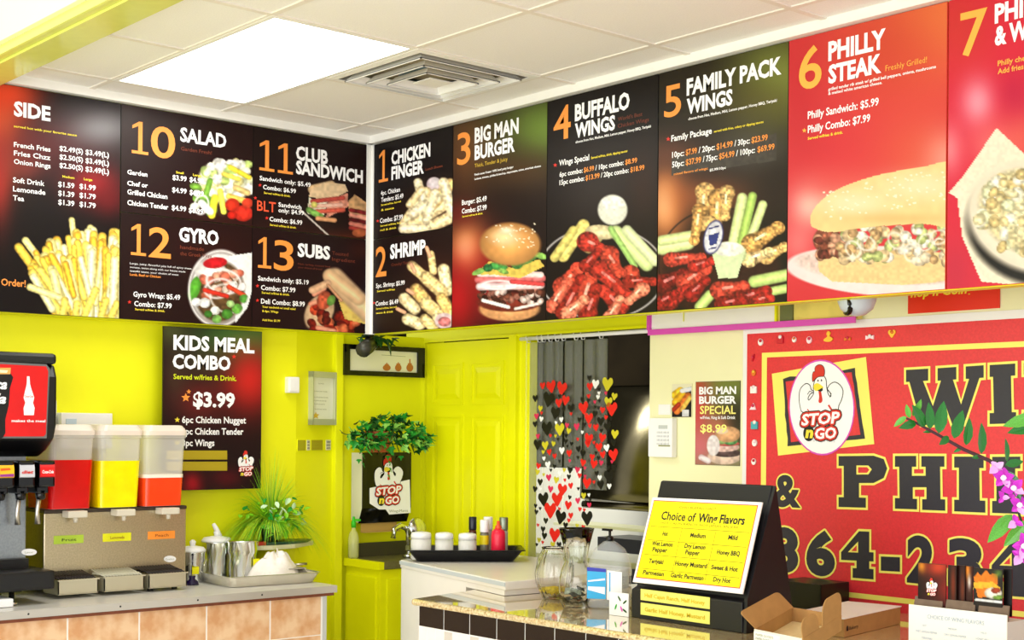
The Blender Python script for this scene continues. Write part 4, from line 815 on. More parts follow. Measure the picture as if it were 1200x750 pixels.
for _ in range(900):
    px = rv.uniform(627, 721); py = rv.uniform(462, 640) if px < 695 else rv.uniform(450, 572)
    if 671 < px < 676: continue
    r = rv.choice([2, 2.5, 3, 3.5, 4, 5])
    if any(math.hypot(px-a, py-b) < (r+c_)*.95 for a, b, c_, _k in used): continue
    used.append((px, py, r, rv.choice([0, 0, 0, 1, 1, 1, 1, 2, 3, 4])))
    if len(used) > 210: break
for (px, py, r, k) in used:
    q = ray(px, py); q = CAM+q*((.42-CAM.y)/q.y); s_ = r/F*6.6; o = bpy.data.objects.new('heart', HM[k]); SC.collection.objects.link(o); o.parent = t
    o.location = q-origin(t); o.scale = (s_*1.15, 1, s_*1.1); o.rotation_euler = (0, rv.uniform(-.2, .2), 0)
# ================================================================== right wall
PWY = .44
RW = PY(.448)
def wallthing(name, label, cat, x0, y0, x1, y1, fr=RW):
    a0, b1 = fr.at(x0, y0); a1, b0 = fr.at(x1, y1); t = thing(name, tuple(fr.w((a0+a1)/2, b0, 0)), label, cat); return t, a0, a1, b0, b1
t, a0, a1, b0, b1 = wallthing('keypad', 'white wall keypad panel beside the doorway', 'keypad', 765.5, 490, 793, 536)
obj('housing', fbox(RW, a0, a1, b0, b1, 0, .03, bev=.005), WHITE, t); obj('display', fbox(RW, a0+.06, a0+.11, b1-.045, b1-.03, .03, .032), mat('grey_display', (190, 196, 194), .3), t)
m0 = None
for r in range(4):
    for k in range(4):
        x = a0+.058+k*.018; z = b1-.06-r*.016
        if m0 is None: m0 = obj('key', MB().box(-.006, .006, -.003, 0, -.004, .004), mat('pale_grey_key', (214, 216, 216), .5), t); o = m0
        else: o = m0.copy(); SC.collection.objects.link(o)
        o.location = Vector((x, .417, z))-Vector(t.location)
    if r == 3: pass
if True:
    org = Vector(t.location); co = [v.co.copy() for v in m0.data.vertices]
    for v in m0.data.vertices: v.co = v.co+org
obj('logo_strip', fbox(RW, a0+.06, a1-.01, b0+.045, b0+.051, .03, .0315), mat('grey_lettering_ink', (150, 156, 110)), t)
t, a0, a1, b0, b1 = wallthing('wall_notice', 'small white paper notice above the keypad', 'notice', 772, 474, 786, 486)
obj('paper', fbox(RW, a0, a1, b0, b1, 0, .002), WHITE, t)
t, a0, a1, b0, b1 = wallthing('picture_card', 'small food picture card pinned between keypad and burger poster', 'card', 788, 450, 811, 489)
obj('card', fbox(RW, a0, a1, b0, b1, 0, .003), mat('cream_card', (248, 244, 200), .5), t)
c = Canvas(RW, a0+.001, a1-.001, b0+.001, b1-.001, 44, 70, .0036); c.fill((250, 246, 210)); c.poly([(788, 480), (811, 452), (811, 490), (788, 490)], (30, 26, 30))
for f in ((791, 463, 798, 458, 5, (250, 200, 50)), (792, 472, 800, 462, 5, (240, 180, 40)), (794, 482, 807, 464, 4.5, (226, 120, 50)), (790, 480, 796, 474, 3, (170, 50, 30)), (800, 480, 809, 466, 3, (250, 200, 90)), (800, 458, 810, 456, 3, (230, 240, 250))): c.cap(*f, .4, .2)
c.poly([(800, 480), (808, 480), (808, 488), (800, 488)], (240, 240, 244)); c.build(t)
o, c, p = board('poster', RW, *[RW.at(815.3, 447)[0], RW.at(867.7, 446)[0], RW.at(815.3, 544.5)[1], RW.at(815.3, 447.5)[1]], 90, 160, 'burger special poster priced at $8.99 on the pale wall beside the big red sign', 'poster', th=.004)
c.fill((120, 120, 70)); c.glow(855, 455, 30, 22, (140, 156, 66), .9); c.glow(817, 480, 16, 44, (226, 70, 76), .95); c.glow(862, 492, 22, 30, (44, 44, 34), .95); c.glow(840, 500, 16, 16, (206, 120, 90), .8); c.glow(820, 525, 24, 26, (226, 120, 130), .9); c.glow(855, 540, 30, 10, (160, 150, 120), .8); c.glow(816, 450, 8, 5, (200, 90, 50), .6)
c.ell(849, 535, 21, 10, (240, 210, 190), sh=.2); c.ell(852, 531, 18, 5, (90, 70, 70), sh=.2, tex=.3); c.ell(848, 524, 20, 6, (236, 196, 186), sh=.2, tex=.2); c.ell(852, 520, 16, 3, (210, 90, 90), sh=.2); c.ell(856, 517, 9, 5, (90, 150, 90), tex=.3); c.ell(846, 518, 5, 3, (150, 180, 110))
c.ell(853, 509, 16, 10, (236, 180, 130), sh=.4); c.ell(846, 505, 8, 4, (255, 226, 190), sh=.1, tex=0); c.ell(836, 522, 8, 13, (250, 240, 240), sh=.1, tex=.1); c.cap(822, 536, 830, 540, 4, (246, 226, 230))
c.build(o)
p.T('BIG MAN', 819.6, 462, 863, 8.6, off=.04); p.T('BURGER', 819.6, 473, 863, 8.6, off=.04); p.T('SPECIAL', 820.5, 485, 862.5, 9.6, mat('cream_lettering_ink', (250, 238, 130), .5), off=.02); p.T('w/Fries, Ring & Soft Drink', 820.5, 491, 862, 3.6); p.T('$8.99', 821, 506.5, 852, 9.6, mat('cream_lettering_ink', (250, 238, 130), .5), off=.02)
p.done(o)
# white and magenta light rail below the soffit
RL = PY(.40)
t = thing('display_rail', (2.0, .42, 1.98), 'long white panel edged with magenta tape below the right soffit', 'rail')
x0 = RL.at(762, 390)[0]; x1 = RL.at(1003, 371)[0]; zb = RL.at(762, 392)[1]
obj('panel', MB().box(x0, x0+.66, .402, .44, zb+.012, 2.16), mat('bright_white_panel', (252, 252, 250), .4), t)
obj('tape_edge', MB().box(x0-.008, x1, .392, .402, zb-.004, zb+.020, bev=.002), PINK, t); obj('end_tape', MB().box(x0-.012, x0+.006, .390, .402, zb+.018, 2.16), PINK, t)
obj('yellow_panel', MB().box(x0+.662, x1, .41, .44, zb+.012, 2.16), mat('yellow_panel_paint', (230, 214, 110), .5, noise=.2, scale=5), t)
obj('divider', MB().box(x0+.655, x0+.665, .40, .41, zb+.018, 2.16), YEL, t); obj('dark_block', MB().box(x0+.68, x0+.74, .402, .41, zb+.02, 2.16), mat('olive_grey', (110, 116, 70), .6), t)
obj('pull_cord', MB().tube([(x0+.19, .396, 2.16), (x0+.19, .396, zb+.045)], .002, 6), YEL, t)
t = thing('dome_camera', (2.72, .12, 2.0), 'white dome security camera under the right soffit above the big red sign', 'camera')
q = CAM+ray(1004, 352)*((.13-CAM.y)/ray(1004, 352).y)
obj('housing', MB().lathe(q.x, .13, [(.0, q.z-.055), (.03, q.z-.05), (.055, q.z-.03), (.066, q.z+.0), (.066, q.z+.03), (.05, 2.045)], 28), mat('pale_blue_grey_plastic', (196, 206, 214), .3), t)
lx = Vector((-.35, -.9, -.35)).normalized(); lc = Vector((q.x, .13, q.z+.005))+lx*.058; ra = lx.cross(Vector((0, 0, 1))).normalized(); rb = ra.cross(lx)
m_ = MB(); arc = []
for k in range(9): a = math.radians(150+k*19); arc.append(lc+ra*.034*math.cos(a)+rb*.036*math.sin(a)-lx*.004)
m_.tube(arc, [.002, .006, .008, .009, .009, .009, .008, .006, .002], 8); obj('lens_window', m_, BLACKG, t)
t, a0, a1, b0, b1 = wallthing('red_sign', 'small red sign with yellow script half hidden behind the right menu boards', 'sign', 1065, 325, 1172, 361)
obj('panel', fbox(RW, a0, a1, b0, b1+.08, 0, .004), mat('bright_red_sign', (232, 44, 20), .45), t); p = Printer(RW, .005); p.T('hop n Going', 1068, 348.5, 1142, 10, YELINK, off=.03, shear=.2); p.done(t)
# ================================================================== the big red sign
SG = PY(.443)
a0, b1 = SG.at(875.5, 391.5); b0 = .80
t = thing('shop_sign', (2.8, .446, b0), 'huge red sign with black slab letters and phone number on the right wall', 'sign')
obj('panel', MB().box(a0, 4.2, .4435, .4495, b0, b1), SIGNRED, t)
obj('white_edge', MB().box(a0-.022, a0, .4455, .4495, b0, b1+.03).box(a0, 4.2, .4455, .4495, b1, b1+.03), WHITE, t)
p = Printer(SG, .0006)
xa, zt = SG.at(893, 413.5); xb = 4.15; zl = SG.at(960, 690)[1]; w_ = SG.at(899, 413)[0]-xa; wt = .019
for q in (((xa, zl), (xa+w_, zl), (xa+w_, zt), (xa, zt)), ((xa, zt-wt), (xb, zt-wt), (xb, zt), (xa, zt)), ((xa, zl-wt), (xb, zl-wt), (xb, zl), (xa, zl))): p.poly(SIGNYEL, q, 0, px=False)
# emblem plate
p.poly(SIGNYEL, [(904.7, 438), (1015, 418.3), (1024.7, 520.4), (912, 534)], 1)
rv = random.Random(2)
def rough(q, amp, n=9):
    o_ = []
    for i in range(4):
        a, b = q[i], q[(i+1) % 4]
        for k in range(n): o_.append((a[0]+(b[0]-a[0])*k/n+rv.uniform(-amp, amp), a[1]+(b[1]-a[1])*k/n+rv.uniform(-amp, amp)))
    return o_
p.poly(CHARINK, rough([(917, 443.3), (1002.3, 431.4), (1013.3, 513.5), (923.3, 522.3)], .9), 2); p.poly(SIGNRED, rough([(921, 447.2), (998.5, 436), (1009, 509.6), (927, 518)], .4), 3)
emblem(p, 962.5, 477.5, (SG.at(1001.3, 477)[0]-SG.at(923.7, 477)[0])/2*1.0, lay=4, oval=True)
p.T('WingsMania', 953, 518, 979, 3.4, mat('pale_grey_lettering_ink', (206, 206, 210)), off=0, lay=6)
GRO = .0085
def slab(pcs, m1=SIGNYEL, m2=CHARINK):
    for q in pcs: p.poly(m1, q, 2, grow=GRO)
    for q in pcs: p.poly(m2, q, 3)
def R4(x0, y0, x1, y1, k=-.06):   # a bar that follows the sign's perspective
    return [(x0, y0), (x1, y0+(x1-x0)*k), (x1, y1+(x1-x0)*k*.2), (x0, y1)]
slab([[(1062, 433.5), (1088, 432), (1088, 446), (1082, 446.5), (1093.5, 476), (1103, 446), (1099, 446.2), (1099, 431.5), (1121, 430), (1121, 444.5), (1117, 445), (1126.5, 474), (1136, 444), (1132, 444), (1132, 429.5), (1153, 428), (1153, 442.5), (1148, 443), (1130, 497), (1116, 497), (1106.5, 470), (1096, 498), (1080, 498), (1066, 447.5), (1062, 447.7)]])
slab([[(1160, 427.8), (1190, 426), (1190, 440), (1185, 440.4), (1186, 483), (1191, 483), (1191, 496), (1160, 497), (1160, 484), (1165, 484), (1164, 441.6), (1160, 441.8)]])
slab([[(1200, 425.5), (1222, 424), (1240, 466), (1240, 437), (1234, 437), (1234, 423), (1262, 421), (1262, 435), (1256, 436), (1256, 496), (1240, 496), (1218, 452), (1218, 482), (1224, 482), (1224, 496), (1200, 496), (1200, 483), (1205, 483), (1205, 439), (1200, 439)]])
# P H I L
slab([[(983, 534.5), (1024, 534), (1036, 538), (1040, 549), (1036, 560), (1024, 566), (1007, 566), (1007, 583), (1015, 583.3), (1015, 595), (983, 594), (983, 582.5), (989, 582.6), (989, 546), (983, 546)]])
p.poly(SIGNYEL, [(1004, 545.5), (1018, 545.5), (1022, 550), (1018, 556), (1004, 556)], 4); p.poly(SIGNRED, [(1006, 547.5), (1016.5, 547.5), (1019, 550.5), (1016.5, 554), (1006, 554)], 5)
slab([[(1049, 534.3), (1074, 534.2), (1074, 547), (1069, 547), (1069, 557.5), (1085, 557.5), (1085, 547), (1080, 547), (1080, 534.4), (1107, 534.5), (1107, 547), (1102, 547), (1102.5, 585), (1108, 585.3), (1108, 598.5), (1081, 597.5), (1081, 585), (1086, 585), (1086, 571), (1070, 571), (1070, 584.5), (1075, 584.6), (1075, 597), (1049, 596), (1049, 583.6), (1054.5, 583.8), (1054, 547), (1049, 547)]])
slab([[(1118.5, 535), (1153, 535), (1153, 548.5), (1148, 548.5), (1148.5, 586.5), (1155, 586.7), (1155, 600.8), (1118.5, 599.2), (1118.5, 585.5), (1124, 585.7), (1124, 548), (1118.5, 548)]])
slab([[(1163, 535.3), (1196, 535), (1196, 549), (1190, 549), (1190, 587), (1204, 587.5), (1204, 576), (1216, 576), (1216, 603), (1163, 601), (1163, 587), (1168, 587), (1168, 548.8), (1163, 548.8)]])
p.dil(.0065, lambda: p.G('&', SIGNYEL, 907.5, 556, 939, 594, off=.035, lay=2)); p.G('&', CHARINK, 907.5, 556, 939, 594, off=.035, lay=3)
for ch, x0, yt, x1, yb in (('8', 900, 614, 938.5, 672), ('6', 943, 617.5, 981.5, 676), ('-', 1030.5, 650, 1057, 672), ('2', 1061, 624, 1098, 685), ('3', 1109, 627, 1154, 691)):
    if ch == '-': slab([[(1032.5, 652), (1055, 653), (1055, 670), (1032.5, 668.7)]]); continue
    p.dil(.0075, lambda: p.G(ch, SIGNYEL, x0+2.4, yt+2.4, x1-2.4, yb-2.4, off=.05, lay=2)); p.G(ch, CHARINK, x0+2.4, yt+2.4, x1-2.4, yb-2.4, off=.05, lay=3)
for dx, dy, k in ((0, 0, 1.), (176, 10.5, 1.18)):
    T4 = lambda x, y: (984+dx+(x-984)*k, 619+dy+(y-619)*k)
    slab([[T4(*q) for q in ((1007, 622.5), (1019, 623), (1019, 647), (1024, 647.3), (1024, 658), (1019, 657.8), (1019, 666.5), (1024, 667), (1024, 679), (999.5, 677), (999.5, 665.6), (1004, 665.8), (1004, 657), (986, 656), (986, 647))]])
    q = [T4(*q) for q in ((1006, 634.5), (1006, 647.5), (994, 647))]; p.poly(SIGNYEL, q, 4); p.poly(SIGNRED, [T4(*q) for q in ((1004.3, 639), (1004.3, 645.8), (998, 645.6))], 5)
p.done(t)
# little stickers and magnets round the red border
rv = random.Random(5); pal = [(250, 226, 232), (214, 40, 80), (250, 200, 60), (226, 120, 40), (70, 170, 180), (246, 246, 240), (200, 30, 50)]
mg = [(892, 401, 'white flower', 5, [5, 6]), (915, 397, 'red and white gumball', 6, [6, 5, 1]), (931.5, 398, 'small cream twin dot', 4, [5, 3]), (949, 398.5, 'pink lollipop', 5, [0, 1]), (971.5, 394.5, 'yellow duck', 6, [2]), (994, 397.5, 'tiny orange bow', 4, [3, 1]), (1020, 395.5, 'pale pink fish', 5, [0, 5]), (1046, 391, 'yellow and pink heart', 5, [2, 3]), (883, 420, 'thin red figure', 4, [6, 1]), (884, 437, 'orange round', 4.5, [3, 2]), (884, 455.5, 'white and lilac cube', 6, [5, 0]), (883, 477, 'pink triangle', 5, [0, 1]), (885, 497, 'teal robot', 6.5, [4, 5]), (885, 519, 'white balloon', 5, [5, 0]), (884, 541, 'white dog', 4.5, [5, 6])]
for (px, py, nm, r, cs) in mg:
    a, b = SG.at(px, py); s_ = r/F*5.1
    t = thing('sticker', (a, .44, b-s_), '%s magnet on the border of the red sign' % nm, 'magnet', None)
    y_ = .4425
    if 'triangle' in nm: m_ = MB().prism([(a-s_, b-s_*.7), (a+s_, b-s_*.7), (a+s_*.2, b+s_)], lambda u, v: (u, y_, v), lambda u, v: (u, y_-.006, v))
    elif 'heart' in nm: m_ = MB().prism([(a+u*s_, b+v*s_) for u, v in hp], lambda u, v: (u, y_, v), lambda u, v: (u, y_-.006, v))
    elif 'thin' in nm: m_ = MB().prism([(a-s_*.5, b-s_), (a-s_*.1, b-s_), (a+s_*.6, b+s_*1.4), (a+s_*.2, b+s_*1.4), (a-s_*.3, b)], lambda u, v: (u, y_, v), lambda u, v: (u, y_-.006, v))
    elif 'cube' in nm or 'robot' in nm or 'gumball' in nm: m_ = MB().box(a-s_*.8, a+s_*.8, y_-.008, y_, b-s_, b+s_*.5, bev=.002)
    elif 'duck' in nm: m_ = MB().prism(crom([(a-s_*1.1, b-s_*.6), (a-s_*.6, b-s_), (a+s_*.6, b-s_), (a+s_*1.1, b-s_*.4), (a+s_*.3, b+s_*.1), (a+s_*.5, b+s_*.8), (a-s_*.1, b+s_*1.1), (a-s_*.4, b+s_*.5), (a-s_*.2, b)], 3), lambda u, v: (u, y_, v), lambda u, v: (u, y_-.006, v))
    elif 'fish' in nm or 'bow' in nm: m_ = MB().prism([(a-s_*1.1, b+s_*.5), (a, b+s_*.15), (a+s_*1.1, b+s_*.5), (a+s_*1.1, b-s_*.5), (a, b-s_*.15), (a-s_*1.1, b-s_*.5)], lambda u, v: (u, y_, v), lambda u, v: (u, y_-.006, v))
    else: m_ = MB().prism([(a+s_*.75*math.cos(i*.524), b+s_*.9*math.sin(i*.524)) for i in range(12)], lambda u, v: (u, y_, v), lambda u, v: (u, y_-.006, v))
    k = pal[cs[0]]; obj('figure', m_, mat('sticker_%d_%d_%d' % k, k, .4), t)
    if len(cs) > 1:
        k = pal[cs[1]]; obj('detail', MB().lathe(0, 0, [(s_*.42, 0), (s_*.36, .005), (0, .006)], 10, Matrix.Translation((a+s_*.15, y_-.006, b+s_*.35)) @ Matrix.Rotation(math.radians(90), 4, 'X')), mat('sticker_%d_%d_%d' % k, k, .4), t)
# ================================================================== left counter with the drinks
t = thing('left_counter', (.25, -1.2, 0), 'tan tiled counter with a pale metal edge carrying the drink machines', 'counter')
XF = .53
obj('carcass', MB().box(-.098, XF-.012, -3.2, -.598, 0, .885), mat('grey_board', (150, 146, 138), .7), t)
obj('counter_top', MB().box(-.098, .568, -3.2, -.565, .903, .93, bev=.004), mat('pale_counter_metal', (222, 220, 214), .3, .25, noise=.02), t)
obj('edge_strip', MB().box(.568, .572, -3.2, -.565, .900, .929), mat('aluminium_edge', (196, 192, 184), .35, .6), t)
obj('wood_trim', MB().box(.45, .556, -3.2, -.57, .886, .903), mat('reddish_wood_trim', (120, 62, 36), .5, noise=.15, scale=30), t)
obj('corner_trim', MB().box(XF-.02, XF+.004, -.612, -.592, 0, .886), mat('silver_trim', (204, 208, 206), .3, .5), t)
obj('grout', MB().box(XF-.012, XF+.0025, -3.2, -.612, 0, .885), mat('white_grout', (246, 242, 234), .8), t)
SC_ = MB()
for y in (-1.9, -1.545, -1.22, -.93): SC_.lathe(0, 0, [(.004, 0), (.003, .001)], 8, Matrix.Translation((.572, y, .915)) @ Matrix.Rotation(math.radians(90), 4, 'Y'))
o = obj('screws', SC_, BLACK, t); o['kind'] = 'stuff'
TAN = mat('tan_marbled_tile', (214, 158, 108), .35, noise=.0, scale=14, c2=(236, 200, 158))
ty = -.615; tmesh = {}
ys = [-.617, -.867, -1.159, -1.448, -1.735, -2.03, -2.32, -2.61, -2.9, -3.19]
for i in range(9):
    for (z0, z1) in ((.722, .884), (.432, .718), (.142, .428)):
        w = ys[i]-ys[i+1]-.007; k = (round(w, 3), round(z1-z0, 3))
        if k not in tmesh:
            o = obj('tile', MB().box(-.005, .004, 0, w, 0, z1-z0, bev=.0015), TAN); tmesh[k] = o.data
        else: o = bpy.data.objects.new('tile', tmesh[k]); SC.collection.objects.link(o)
        o.parent = t; o.location = Vector((XF, ys[i+1]+.0025, z0))-Vector(t.location)
# --- soft drink fountain
t = thing('drink_fountain', (.15, -2.0, .93), 'black and steel soda fountain with a red backlit panel, at the left edge', 'drink machine')
ya, yb = -2.45, -1.735
FK = PX(.42)
prof = [(.0, 1.535), (.26, 1.475), (.33, 1.50), (.40, 1.545), (.425, 1.60), (.425, 1.78), (.40, 1.828), (.0, 1.828)]
obj('head_cabinet', MB().prism(prof, lambda a, b: (a, ya, b), lambda a, b: (a, yb, b)), BLACK, t, bevel=.012)
obj('head_cap', MB().box(-.02, .432, ya, yb-.004, 1.826, 1.868), mat('soft_black_plastic', (26, 30, 30), .25), t, bevel=.014)
rp = [(ya+.06, 1.553), (yb-.055, 1.556), (yb-.047, 1.565), (yb-.040, 1.80), (yb-.048, 1.818), (ya+.06, 1.826)]
obj('panel_rim', MB().prism([(ya+.05, 1.547), (yb-.042, 1.549), (yb-.032, 1.81), (yb-.045, 1.826), (ya+.05, 1.834)], lambda a, b: (.41, a, b), lambda a, b: (.428, a, b)), mat('grey_rim_plastic', (110, 112, 112), .3), t)
pan = obj('display_panel', MB().prism(rp, lambda a, b: (.42, a, b), lambda a, b: (.432, a, b)), mat('backlit_red_panel', (222, 12, 16), .3, noise=.1, scale=5), t)
PF = Frame((.432, 0, 0), (0, 1, 0), (0, 0, 1)); p = Printer(PF, .0008)
bt = [(31.5, 441), (34.5, 441), (35, 450), (37, 457), (40, 466), (38.5, 472), (40.5, 478), (39.5, 486.5), (28, 486.5), (27.5, 478), (29.5, 472), (27.5, 466), (29.5, 457), (31.2, 450)]
p.poly(WHITEM, bt, 1); p.T('Coca-Cola', 28.5, 465.5, 39, 2.6, REDINK, off=.02, lay=2); p.T('makes the meal', 13.5, 494.5, 53, 3.2, WHITEM, off=.02)
p.poly(BLKINK, crom([(-30, 438), (12.5, 438), (11.5, 455), (10, 475), (6, 492), (3, 513), (-30, 513)], 3)[:], 1)
p.poly(mat('cola_foam_ink', (226, 170, 90), .5), [(-30, 431), (12.5, 431), (12, 438.5), (-30, 438.5)], 1); p.poly(mat('cola_highlight_ink', (250, 232, 190), .5), [(-6, 433), (9, 434), (8, 437), (-6, 436.5)], 2)
p.T('Coca', -26, 455, 8, 12, off=.03, shear=.35, lay=3); p.T('Cola', -34, 472, 7, 12, off=.03, shear=.35, lay=3)
p.done(t)
m_ = MB().box(.0, .26, ya, -1.785, 1.08, 1.49); obj('splash_panel', m_, mat('blue_grey_steel', (150, 158, 166), .35, .8, noise=.08, scale=120), t, bevel=.004)
p = Printer(PX(.2605), .0006); q0, q1 = PX(.26).at(33, 647), None
p.ell(WHITE, 34, 647, 9, 4, 1); p.T('Lancer', 29, 648.5, 39, 2.2, mat('grey_lettering_ink', (150, 156, 110)), lay=2, off=0); p.done(t)
VL = [('yellow fruit', (250, 196, 30), (196, 60, 140), ''), ('pale silver', (206, 208, 214), (230, 60, 80), 'diet'), ('red', (222, 20, 24), (250, 250, 250), 'Coca-Cola')]
vy = [-1.918, -1.840, -1.762]
for k, y in enumerate([-2.23, -2.152, -2.074, -1.996]+vy):
    v = obj('dispensing_valve', MB().box(.20, .40, y-.031, y+.031, 1.365, 1.465, bev=.008).box(.22, .36, y-.022, y+.022, 1.34, 1.365, bev=.004).lathe(.34, y, [(.022, 1.35), (.018, 1.32), (.012, 1.315)], 16), BLACKG, t)
    if y in vy:
        j = vy.index(y); _, c1, c2, tx = VL[j]
        obj('flavour_label', MB().prism([(.396, 1.4), (.4065, 1.405), (.404, 1.44), (.394, 1.462), (.388, 1.462)], lambda a, b: (a, y-.028, b), lambda a, b: (a, y+.028, b)), mat('label_%d' % j, c1, .4), v)
        LFm = PX(.4068); p = Printer(LFm, .0004)
        if j == 0: p.poly(mat('label_purple_ink', (150, 50, 140)), [(y-.026, 1.406), (y+.026, 1.406), (y+.026, 1.417), (y-.026, 1.415)], 1, px=False); p.poly(mat('label_orange_ink', (230, 90, 30)), [(y-.024, 1.428), (y+.014, 1.431), (y+.01, 1.438), (y-.024, 1.437)], 1, px=False)
        else: p.fit(tx, REDINK if j == 1 else WHITEM, y-.022, 1.417, y+.022, .012, off=.03, shear=.2)
        for kk, (m_, mb_) in p.l.items(): o = obj('lettering', mb_, m_, v); o['kind'] = 'stuff'
        obj('push_lever', MB().tube([(.33, y, 1.345), (.31, y, 1.265), (.315, y, 1.22)], [.011, .008, .012], 8), STEEL if j else BLACK, v)
obj('drip_tray', MB().box(.22, .455, ya, -1.752, .985, 1.055, bev=.01).box(.20, .30, ya, -1.79, 1.055, 1.09), BLACK, t)
obj('base_frame', MB().box(.0, .26, ya, -1.80, .96, 1.09), BLACK, t)
for (x, y) in ((.40, -1.895), (.1, -1.84), (.40, -2.3), (.1, -2.3)): obj('foot', MB().lathe(x, y, [(.022, .931), (.024, .938), (.010, .945), (.010, .99)], 14), CHROME, t)
m_ = MB().box(.405, .43, -2.12, -1.905, .955, .982, bev=.003); tag(obj('folded_napkins', MB().box(.30, .47, -2.12, -1.915, .932, .962, bev=.004), WHITE, None, (.38, -2.0, .932)), 'white folded cloth under the front of the soda fountain', 'cloth')
# --- juice dispenser with three bowls
t = thing('juice_dispenser', (.05, -1.38, .93), 'steel juice dispenser with three clear tanks of red, yellow and peach drink', 'drink machine')
ya, yb = -1.69, -1.075
obj('body', MB().box(-.09, .2, ya, yb, .975, 1.255), STEELD, t, bevel=.005)
obj('top_deck', MB().box(-.09, .205, ya, yb, 1.252, 1.266), mat('dark_deck_plastic', (60, 48, 40), .4), t, bevel=.003)
for (x, y) in ((.12, -1.62), (.12, -1.12), (.0, -1.62), (.0, -1.12), (.12, -1.37)): obj('foot', MB().lathe(x, y, [(.02, .931), (.016, .976)], 12), BLACK, t)
TP = mat('clear_tank_plastic', (250, 248, 240), .08, alpha=.38)
tanks = [(-1.682, -1.503, 1.462, (214, 10, 14), 'red'), (-1.478, -1.300, 1.457, (255, 236, 0), 'yellow'), (-1.283, -1.102, 1.385, (250, 70, 26), 'peach')]
def rrect(x0, x1, y0, y1, r, n=4):
    o_ = []
    for cx, cy, a0 in ((x1-r, y1-r, 0), (x0+r, y1-r, 90), (x0+r, y0+r, 180), (x1-r, y0+r, 270)):
        for k in range(n+1): a = math.radians(a0+90*k/n); o_.append((cx+r*math.cos(a), cy+r*math.sin(a)))
    return o_
def loft(rings, m_=None, cap0=True, cap1=True):
    m_ = m_ or MB(); n = len(rings[0][0]); vs = []; fs = []
    for poly, z in rings: vs += [(a, b, z) for a, b in poly]
    for j in range(len(rings)-1):
        for i in range(n): k = (i+1) % n; fs.append((j*n+i, j*n+k, (j+1)*n+k, (j+1)*n+i))
    if cap0: fs.append(tuple(range(n))[::-1])
    if cap1: fs.append(tuple(range((len(rings)-1)*n, len(rings)*n)))
    return m_.add(vs, fs, False)
labs = [(( 178, 208, 60), 'Fruit'), ((232, 232, 20), 'Lemonade'), ((250, 150, 50), 'Peach')]
for k, (y0, y1, zl_, col, nm) in enumerate(tanks):
    bw = obj('drink_tank', loft([(rrect(.0, .225, y0+.006, y1-.006, .02), 1.268), (rrect(-.012, .245, y0-.002, y1+.002, .025), 1.545), (rrect(-.016, .25, y0-.006, y1+.006, .025), 1.55), (rrect(-.016, .25, y0-.006, y1+.006, .025), 1.56)], cap1=False), TP, t)
    f = (zl_-1.268)/.277
    obj('drink', loft([(rrect(-.001, .2262, y0+.0048, y1-.0048, .02), 1.269), (rrect(-.001-.012*f, .2262+.02*f, y0+.0048-.008*f, y1-.0048+.008*f, .022), zl_)]), mat(nm+'_drink', col, .12, noise=.06, scale=14, emit=0), bw)
    if k == 2: obj('foam', loft([(rrect(-.009, .2365, y0+.001, y1-.001, .022), zl_), (rrect(-.009, .2375, y0+.001, y1-.001, .022), zl_+.014)]), mat('white_foam', (250, 236, 220), .8), bw)
    obj('lid', loft([(rrect(-.02, .254, y0-.008, y1+.008, .03), 1.56), (rrect(-.02, .254, y0-.008, y1+.008, .03), 1.578), (rrect(-.008, .240, y0+.004, y1-.004, .03), 1.600), (rrect(-.0, .23, y0+.012, y1-.012, .03), 1.602)]), mat('frosted_lid', (252, 240, 228), .2, alpha=.7), bw)
    ym = (y0+y1)/2+.015
    obj('tap', MB().box(.2, .262, ym-.04, ym+.04, 1.235, 1.262, bev=.005).lathe(.24, ym, [(.008, 1.215), (.010, 1.24)], 10), mat('ivory_tap_plastic', (214, 206, 186), .3), t)
    lb = obj('label', MB().box(.2, .2025, ym-.072, ym+.05, 1.130, 1.163), mat('label_card_%s' % nm, labs[k][0], .5), t)
    p = Printer(PX(.2027), .0004); p.fit(labs[k][1], BLKINK if k == 0 else mat('brown_lettering_ink', (150, 70, 20)), ym-.04, 1.140, ym+.02, .012, off=.0)
    for kk, (m_, mb_) in p.l.items(): o = obj('lettering', mb_, m_, lb); o['kind'] = 'stuff'
dy = [(-1.690, -1.528), (-1.503, -1.334), (-1.313, -1.145)]
for k, (y0, y1) in enumerate(dy):
    m_ = MB(); m_.box(.2, .34, y0, y0+.004, .948, 1.0); m_.box(.2, .34, y1-.004, y1, .948, 1.0); m_.box(.336, .34, y0, y1, .948, 1.0); m_.box(.2, .34, y0, y1, .945, .949); m_.box(.334, .346, y0-.004, y1+.004, .998, 1.003)
    tr = obj('drip_tray', m_, mat('champagne_steel', (206, 200, 176), .35, .7), t)
    g = MB()
    for i in range(13): yy = y0+.008+i*(y1-y0-.016)/12; g.tube([(.205, yy, 1.022), (.332, yy, 1.004)], .003, 5)
    for xx in (.22, .26, .30): g.box(xx, xx+.004, y0+.004, y1-.004, 1.004, 1.012)
    obj('grate', g, mat('dark_grate' if k != 1 else 'pale_grate', (40, 30, 26) if k != 1 else (210, 206, 180), .4), tr)
    for yy in (y0+.03, y1-.03):
        if k == 2: obj('rubber_foot', MB().box(.28, .30, yy-.008, yy+.008, .931, .946), BLACK, tr)
p = Printer(PX(.2008), .0006); p.ell(WHITE, 199, 655, 7.2, 3.8, 1); p.T('Crathco', 194, 656.5, 204, 2.2, mat('grey_lettering_ink', (150, 156, 110)), lay=2, off=0); p.done(t)
t = thing('wall_outlet_box', (-.1, -1.4, 1.585), 'white wall box with a small window behind the juice tanks', 'box')
